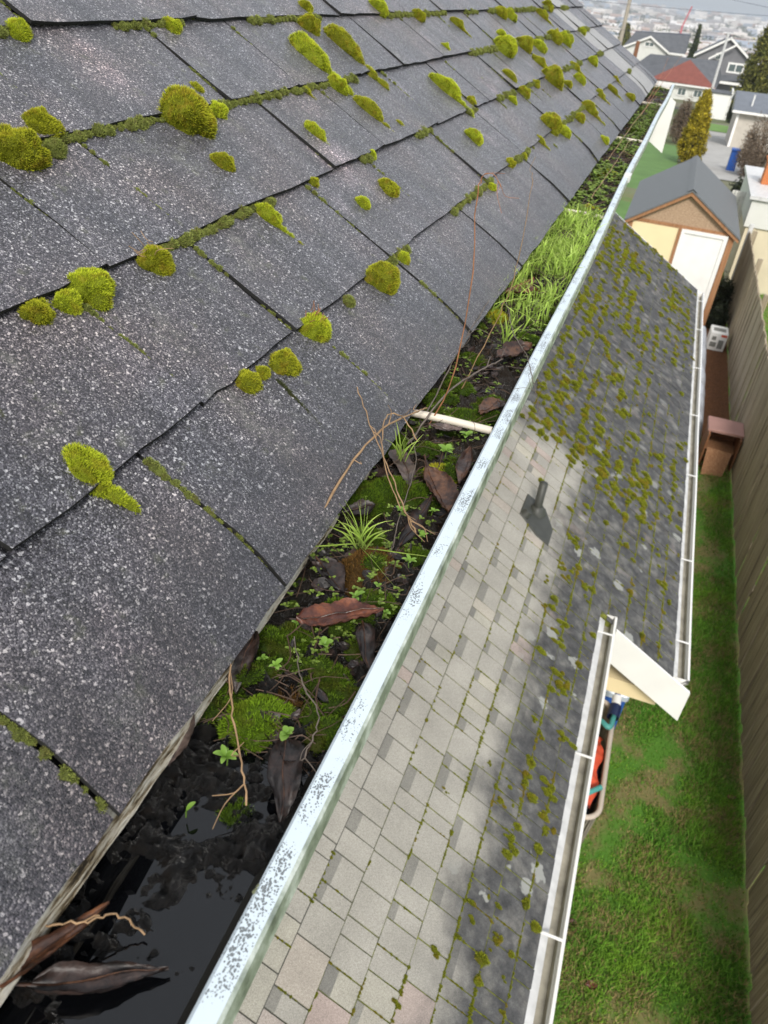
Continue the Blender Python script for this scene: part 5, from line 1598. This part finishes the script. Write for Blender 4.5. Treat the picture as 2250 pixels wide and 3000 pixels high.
ng = thing('neighbour_garage', 'cream neighbour garage with white upper band behind the fence end', 'garage', (4.5, 22.5, 0))
part('wall', box(2.12, 8.0, 21.0, 25.0, -.1, 1.50), M['cream_wall'], ng)
part('upper_band', box(2.06, 8.05, 20.95, 25.05, 1.502, 2.12), M['pale_siding'], ng)
part('roof', box(1.98, 8.15, 20.88, 25.2, 2.122, 2.20), M['white_old'], ng)
for k in range(6):
    part('batten', box(2.3 + k * .9, 2.34 + k * .9, 20.975, 20.998, .0, 1.49), M['cream_wall'], ng, loc=(2.32 + k * .9, 21, 0))
ch = part('chimney', box(2.28, 2.75, 22.6, 23.05, 2.202, 2.74), M['brick'], ng, label='orange brick chimney of the cream garage')
part('cap', box(2.24, 2.79, 22.56, 23.09, 2.742, 2.80), M['brick'], ch)
pk = thing('picket_panel', 'short white slatted fence panel behind the shed roof', 'fence', (1.9, 23, 0))
for k in range(7):
    part('slat', box(1.72 + k * .075, 1.785 + k * .075, 23.0, 23.02, .05, 1.9), M['pale_siding'], pk, loc=(1.75 + k * .075, 23, 0))
part('rail', box(1.7, 2.28, 23.022, 23.05, 1.7, 1.78), M['pale_siding'], pk)
part('rail', box(1.7, 2.28, 23.022, 23.05, .4, .48), M['pale_siding'], pk)
part('post', box(2.22, 2.3, 22.9, 22.98, 0, 2.28), M['white_old'], pk)

def window(par, x0, x1, y, z0, z1):
    w = part('window', box(x0, x1, y - .12, y - .01, z0, z1), M['white'], par)
    f = (x1 - x0) * .1
    part('pane', box(x0 + f, (x0 + x1) / 2 - f * .3, y - .14, y - .121, z0 + f, z1 - f), M['glass'], w)
    part('pane', box((x0 + x1) / 2 + f * .3, x1 - f, y - .14, y - .121, z0 + f, z1 - f), M['glass'], w)
def gable_house(name, lab, x0, xa, x1, y0, depth, zl, za, zr, base, wallm, roofm, trim=.35, wins=()):
    r = thing(name, lab, 'house', ((x0 + x1) / 2, y0 + depth / 2, base))
    i = .6
    fl = lambda x: zl + (za - zl) * (x - x0) / (xa - x0) if x < xa else zr + (za - zr) * (x1 - x) / (x1 - xa)
    V = [(x0 + i, y0, base), (x1 - i, y0, base), (x1 - i, y0, fl(x1 - i) - .2), (xa, y0, za - .2), (x0 + i, y0, fl(x0 + i) - .2)]
    V += [(a, b + depth, c) for a, b, c in V]
    g_ = Geo().add(V, [[0, 1, 2, 3, 4], [9, 8, 7, 6, 5]])
    g_.F.append(np.array([[1, 6, 7, 2], [5, 0, 4, 9]]))
    g_.M.append(np.zeros(2, int))
    part('wall', g_, wallm, r)
    for (a, za_, b, zb_) in ((xa, za, x0, zl), (xa, za, x1, zr)):
        V = [(a, y0 - .6, za_), (b, y0 - .6, zb_), (b, y0 + depth + .4, zb_), (a, y0 + depth + .4, za_)]
        V += [(p_, q_, s_ - .15) for p_, q_, s_ in V]
        rf_ = part('roof', Geo().add(V, BOXF_R), roofm, r)
        V = [(a, y0 - .72, za_ + .05), (b, y0 - .72, zb_ + .05), (b, y0 - .72, zb_ - trim), (a, y0 - .72, za_ - trim)]
        V += [(p_, q_ + .1, s_) for p_, q_, s_ in V]
        part('barge_board', Geo().add(V, BOXF_R), M['white'], rf_)
    for (a, b, c, d) in wins:
        window(r, a, b, y0, c, d)
    return r
BOXF_R = np.array([[0, 1, 2, 3], [7, 6, 5, 4], [0, 4, 5, 1], [1, 5, 6, 2], [2, 6, 7, 3], [3, 7, 4, 0]])
rg = gable_house('house', 'grey gabled house with white trim and one pale window at far right', -1.34, 5.35, 10.9, 210, 11, -4.0, 0.0, -3.8, tz(212) - .5, M['grey_siding'], M['dk_roof'], .45, ((6.3, 9.8, -6.6, -4.6), (3.2, 4.3, -4.4, -3.2)))
V = [(1.9, 208.5, -4.2), (6.84, 208.5, -1.1), (6.84, 208.5, -1.5), (1.9, 208.5, -4.6)]
V += [(a, b + .3, c) for a, b, c in V]
part('porch_trim', Geo().add(V, BOXF_R), M['white'], rg)
part('porch_roof', Geo().add([(2.5, 207, -8.2), (11.2, 207, -7.7), (11.2, 209.9, -6.9), (2.5, 209.9, -7.2)], [[0, 1, 2, 3]]), M['dk_roof'], rg)
part('porch_fascia', box(2.5, 11.2, 206.8, 206.98, -8.6, -8.1), M['white'], rg)
lg = gable_house('house', 'pale house with white gable trim at the left behind the roof end', -18.4, -12.5, -7.4, 230, 6, -5.0, -2.25, -5.1, tz(230) - .5, M['pale_siding'], M['dk_roof'], .4, ((-13.6, -11.2, -4.6, -3.4),))
V = [(-19, 233, -5.6), (-3.6, 233, -5.3), (-3.6, 240, -1.2), (-17, 240, -1.9), (-3.6, 247, -5.3), (-19, 247, -5.6)]
part('main_roof', Geo().add(V, [[0, 1, 2, 3], [3, 2, 4, 5]]).add(V, [[0, 3, 5]]).add(V, [[1, 4, 2]]), M['dk_roof'], lg)
part('main_wall', box(-18, -4.2, 233.6, 246, tz(240) - .5, -5.5), M['pale_siding'], lg)
part('eave_board', box(-8.0, -3.6, 232.8, 232.98, -5.75, -5.3), M['white'], lg)
# red hip-roofed house
rh = thing('house', 'white house with red-brown front hip and dark grey roof below the grey houses', 'house', (-2, 174, tz(174)))
part('wall', box(-6.5, 3.5, 168, 182, tz(182) - .4, -6.65), M['pale_siding'], rh)
V = [(-7.5, 167.3, -6.5), (4.2, 167.3, -6.75), (-1.5, 172.0, -3.1), (-1.5, 180, -3.0), (-12, 176, -5.9), (-10.0, 186, -6.2), (5.2, 186, -6.2), (3.6, 177, -3.0), (-9, 178.5, -3.3)]
part('front_hip', Geo().add(V[:3], [[0, 1, 2]]), M['red_roof'], rh)
part('roof', Geo().add(V, [[1, 6, 7, 2], [4, 0, 2, 8]]).add(V, [[8, 2, 7], [5, 4, 8]]).add(V, [[6, 5, 8, 7]]), M['dk_roof'], rh)
part('fascia', box(-7.4, 4.1, 167.25, 167.35, -7.0, -6.72), M['white'], rh)
for (a, b) in ((-5.2, -4.2), (-2.2, -.6), (.6, 2.2)):
    window(rh, a, b, 168, -8.6, -7.3)
gs = thing('white_outbuilding', 'small white flat outbuilding at the end of the grey drive', 'outbuilding', (3.5, 106, tz(106)))
part('wall', box(2.35, 4.45, 105, 108.5, tz(108) - .3, -2.5), M['white'], gs)
part('roof', box(2.25, 4.55, 104.9, 108.6, -2.498, -2.38), M['dk_roof'], gs)
part('parapet', box(4.46, 4.62, 104.9, 108.6, -5, -2.05), M['white'], gs)
nb = thing('neighbour_house', 'pale neighbour house with slate blue roof at the right edge', 'house', (7, 65, tz(65)))
part('wall', box(3.42, 12, 62.2, 69, tz(69) - .4, .05), M['beige_wall'], nb)
V = [(3.02, 61.9, .10), (12.4, 61.9, .18), (12.4, 65.5, 1.05), (3.02, 65.5, .97), (12.4, 69.3, .18), (3.02, 69.3, .10)]
rf_ = part('roof', Geo().add(V, [[0, 1, 2, 3], [3, 2, 4, 5]]), M['nb_roof'], nb)
part('gable_trim', Geo().add([(2.98, 61.9, .12), (2.98, 65.5, .99), (2.98, 69.3, .12), (2.98, 69.3, -.1), (2.98, 65.5, .77), (2.98, 61.9, -.1)], [[0, 1, 4, 5], [1, 2, 3, 4]]), M['white'], rf_)
part('gutter', box(3.0, 12.4, 61.78, 61.9, -.04, .1), M['white'], rf_)
V, F = tube([(4.15, 63.0, .3), (4.15, 63.0, 1.0), (4.15, 63, 1.02)], [.05, .05, .09], 10)
part('vent_pipe', Geo().add(V, F), M['white'], rf_)
part('corner_post', box(3.36, 3.52, 62.08, 62.18, tz(62) - .3, .04), M['white'], nb)
up = thing('neighbour_house', 'corner of a pale blue-grey roof above the slate blue one', 'house', (9, 75, tz(75)))
part('wall', box(6.2, 12, 75, 80, tz(80) - .4, 1.0), M['pale_siding'], up)
part('roof', Geo().add([(5.7, 74.6, 1.0), (12.4, 74.6, 1.0), (12.4, 77.5, 2.4), (5.7, 77.5, 2.4), (12.4, 80.4, 1.0), (5.7, 80.4, 1.0)], [[0, 1, 2, 3], [3, 2, 4, 5]]), M['nb_roof'], up)
bb = thing('recycling_bin', 'upright blue recycling bin by the grey drive', 'bin', (2.95, 45, tz(45)))
part('body', bevel_box(2.72, 3.12, 44.8, 45.3, tz(45), tz(45) + .95, .04), M['blue'], bb)
part('lid', bevel_box(2.70, 3.14, 44.76, 45.34, tz(45) + .952, tz(45) + 1.03, .03), M['blue'], bb)
for x in (2.75, 3.09):
    V, F = tube([(x - .03, 45.3, tz(45) + .1), (x + .03, 45.3, tz(45) + .1)], .09, 10)
    part('wheel', Geo().add(V, F), M['navy'], bb)

# ------------------------------------------------------------------ poles, wires, crane, town
M['pole'] = m_wood('pole_wood', ((.22, .19, .15), (.36, .32, .26), (.46, .42, .35)), 'z', 1)
def pole(lab, x, y, top, r, arm=True, mat='pole'):
    z0 = tz(y)
    p_ = thing('utility_pole', lab, 'pole', (x, y, z0), 'utility poles')
    V, F = tube([(x, y, z0 - .5), (x, y, top)], [r * 1.3, r], 9)
    part('shaft', Geo().add(V, F), M[mat], p_)
    if arm:
        part('cross_arm', box(x - 1.0, x + 1.0, y - .06, y + .06, top - .5, top - .38), M['pole'], p_)
        for dx in (-.9, -.4, .4, .9):
            V, F = tube([(x + dx, y, top - .38), (x + dx, y, top - .2)], [.03, .05], 6)
            part('insulator', Geo().add(V, F), M['white_old'], p_)
pole('pale utility pole at the upper left of the town', -11.85, 140, 8.4, .26)
pole('grey utility pole in front of the right grey house', 2.8, 130, 2.6, .16, False, 'white_old')
pole('brown stub pole left of the white gable', -13.2, 200, -2.4, .42, False, 'brown_box')
def wire(a, b, sag, r, lab):
    a, b = np.array(a, float), np.array(b, float)
    tt = np.linspace(0, 1, 30)
    pth = a + (b - a) * tt[:, None] - np.outer(4 * tt * (1 - tt) * sag, ZD)
    V, F = tube(pth, r, 5)
    solo('overhead_wire', Geo().add(V, F), M['navy'], lab, 'wire', tuple(a), 'overhead wires')
wire((-40, 136, 4.4), (22, 136, 5.6), .5, .022, 'upper overhead wire across the bay view')
wire((-40, 135, 1.0), (22, 135, 2.9), .5, .02, 'lower overhead wire across the far houses')
wire((-11.8, 140, 7.9), (22, 133, 5.0), .4, .02, 'sloping overhead wire from the pale pole')
wire((2.8, 130, 2.4), (30, 133, 2.0), .3, .02, 'wire running right from the grey pole')
M['crane_red'] = plain('crane_red', (.62, .07, .09), .5)
cr_ = thing('harbour_crane', 'tiny red crane standing in the hazy distant town', 'crane', (-36, 1500, tz(1500)))
for (a, b, r, nm) in (((-38, 1500, tz(1500)), (-38.5, 1500, -28), 1.3, 'mast'), ((-38.5, 1500, -30), (-31.8, 1500, -2.5), 1.1, 'jib')):
    V, F = tube([a, b], r, 4)
    part(nm, Geo().add(V, F), M['crane_red'], cr_)
M['town'] = None
t = NT('distant_town')
c = t.ramp(t.isl, [(0, (.62, .58, .54)), (.3, (.34, .32, .32)), (.5, (.72, .70, .68)), (.7, (.40, .30, .26)), (.85, (.30, .34, .40)), (1, (.66, .62, .50))], 'CONSTANT')
M['town'] = t.out(c, .85)
g = Geo()
for k in range(900):
    y = 380 * (17 ** rng.uniform(0, 1))
    x = rng.uniform(-.13, .10) * y * 1.6
    w, d, h_ = rng.uniform(8, 26) * (1 + y / 3500), rng.uniform(8, 20), rng.uniform(4, 9) * (1 + y / 4000)
    z = tz(y)
    if rng.uniform() < .55:
        V = boxv(x, x + w, y, y + d, z, z + h_)
        g.add(V, BOXF)
    else:
        V = np.array([(x, y, z), (x + w, y, z), (x + w, y + d, z), (x, y + d, z), (x, y, z + h_ * .6), (x + w, y, z + h_ * .6), (x + w, y + d, z + h_ * .6), (x, y + d, z + h_ * .6), (x, y + d / 2, z + h_), (x + w, y + d / 2, z + h_)])
        g.add(V, [[0, 1, 5, 4], [1, 2, 6, 5], [3, 0, 4, 7], [4, 5, 9, 8], [7, 8, 9, 6]])
        g.add(V, [[4, 8, 7], [5, 6, 9]])
setting('distant_town', g, M['town'], 'stuff', 'hazy low buildings of the town beyond the houses', 'town')
g = Geo()
C = []
for k in range(700):
    y = 330 * (16 ** rng.uniform(0, 1))
    x = rng.uniform(-.2, .16) * y
    s_ = rng.uniform(3, 7) * (1 + y / 5000)
    for q in range(3):
        C.append((x + rng.normal(0, s_ * .4), y + rng.normal(0, s_ * .4), tz(y) + s_ * rng.uniform(.4, 1.1), s_))
C = np.array(C)
i = rng.integers(0, len(C), 26000)
P = C[i, :3] + rng.normal(0, .33, (26000, 3)) * C[i, 3:4]
S = C[i, 3] * .4
V, F, T = blades(P, unit(rng.normal(0, 1, (26000, 3))), S, S * .7)
g.add(V, F, 0, np.repeat(rng.uniform(0, 1, 26000), 3))
setting('distant_trees', g, M['conifer_green'], 'stuff', 'far-off trees scattered through the hazy town', 'trees')

# ------------------------------------------------------------------ air over the bay
hz_m = bpy.data.materials.new('haze_air')
hz_m.use_nodes = True
hz_m.node_tree.nodes.clear()
ho = hz_m.node_tree.nodes.new('ShaderNodeOutputMaterial')
hv = hz_m.node_tree.nodes.new('ShaderNodeVolumePrincipled')
hv.inputs['Color'].default_value = (.86, .93, 1.0, 1)
hv.inputs['Density'].default_value = 0.00020
hv.inputs['Anisotropy'].default_value = 0.0
hz_m.node_tree.links.new(hv.outputs[0], ho.inputs['Volume'])
HAZE = True
if HAZE:
    setting('haze', box(-15000, 15000, -80, 26500, -72, 420), hz_m, 'stuff')
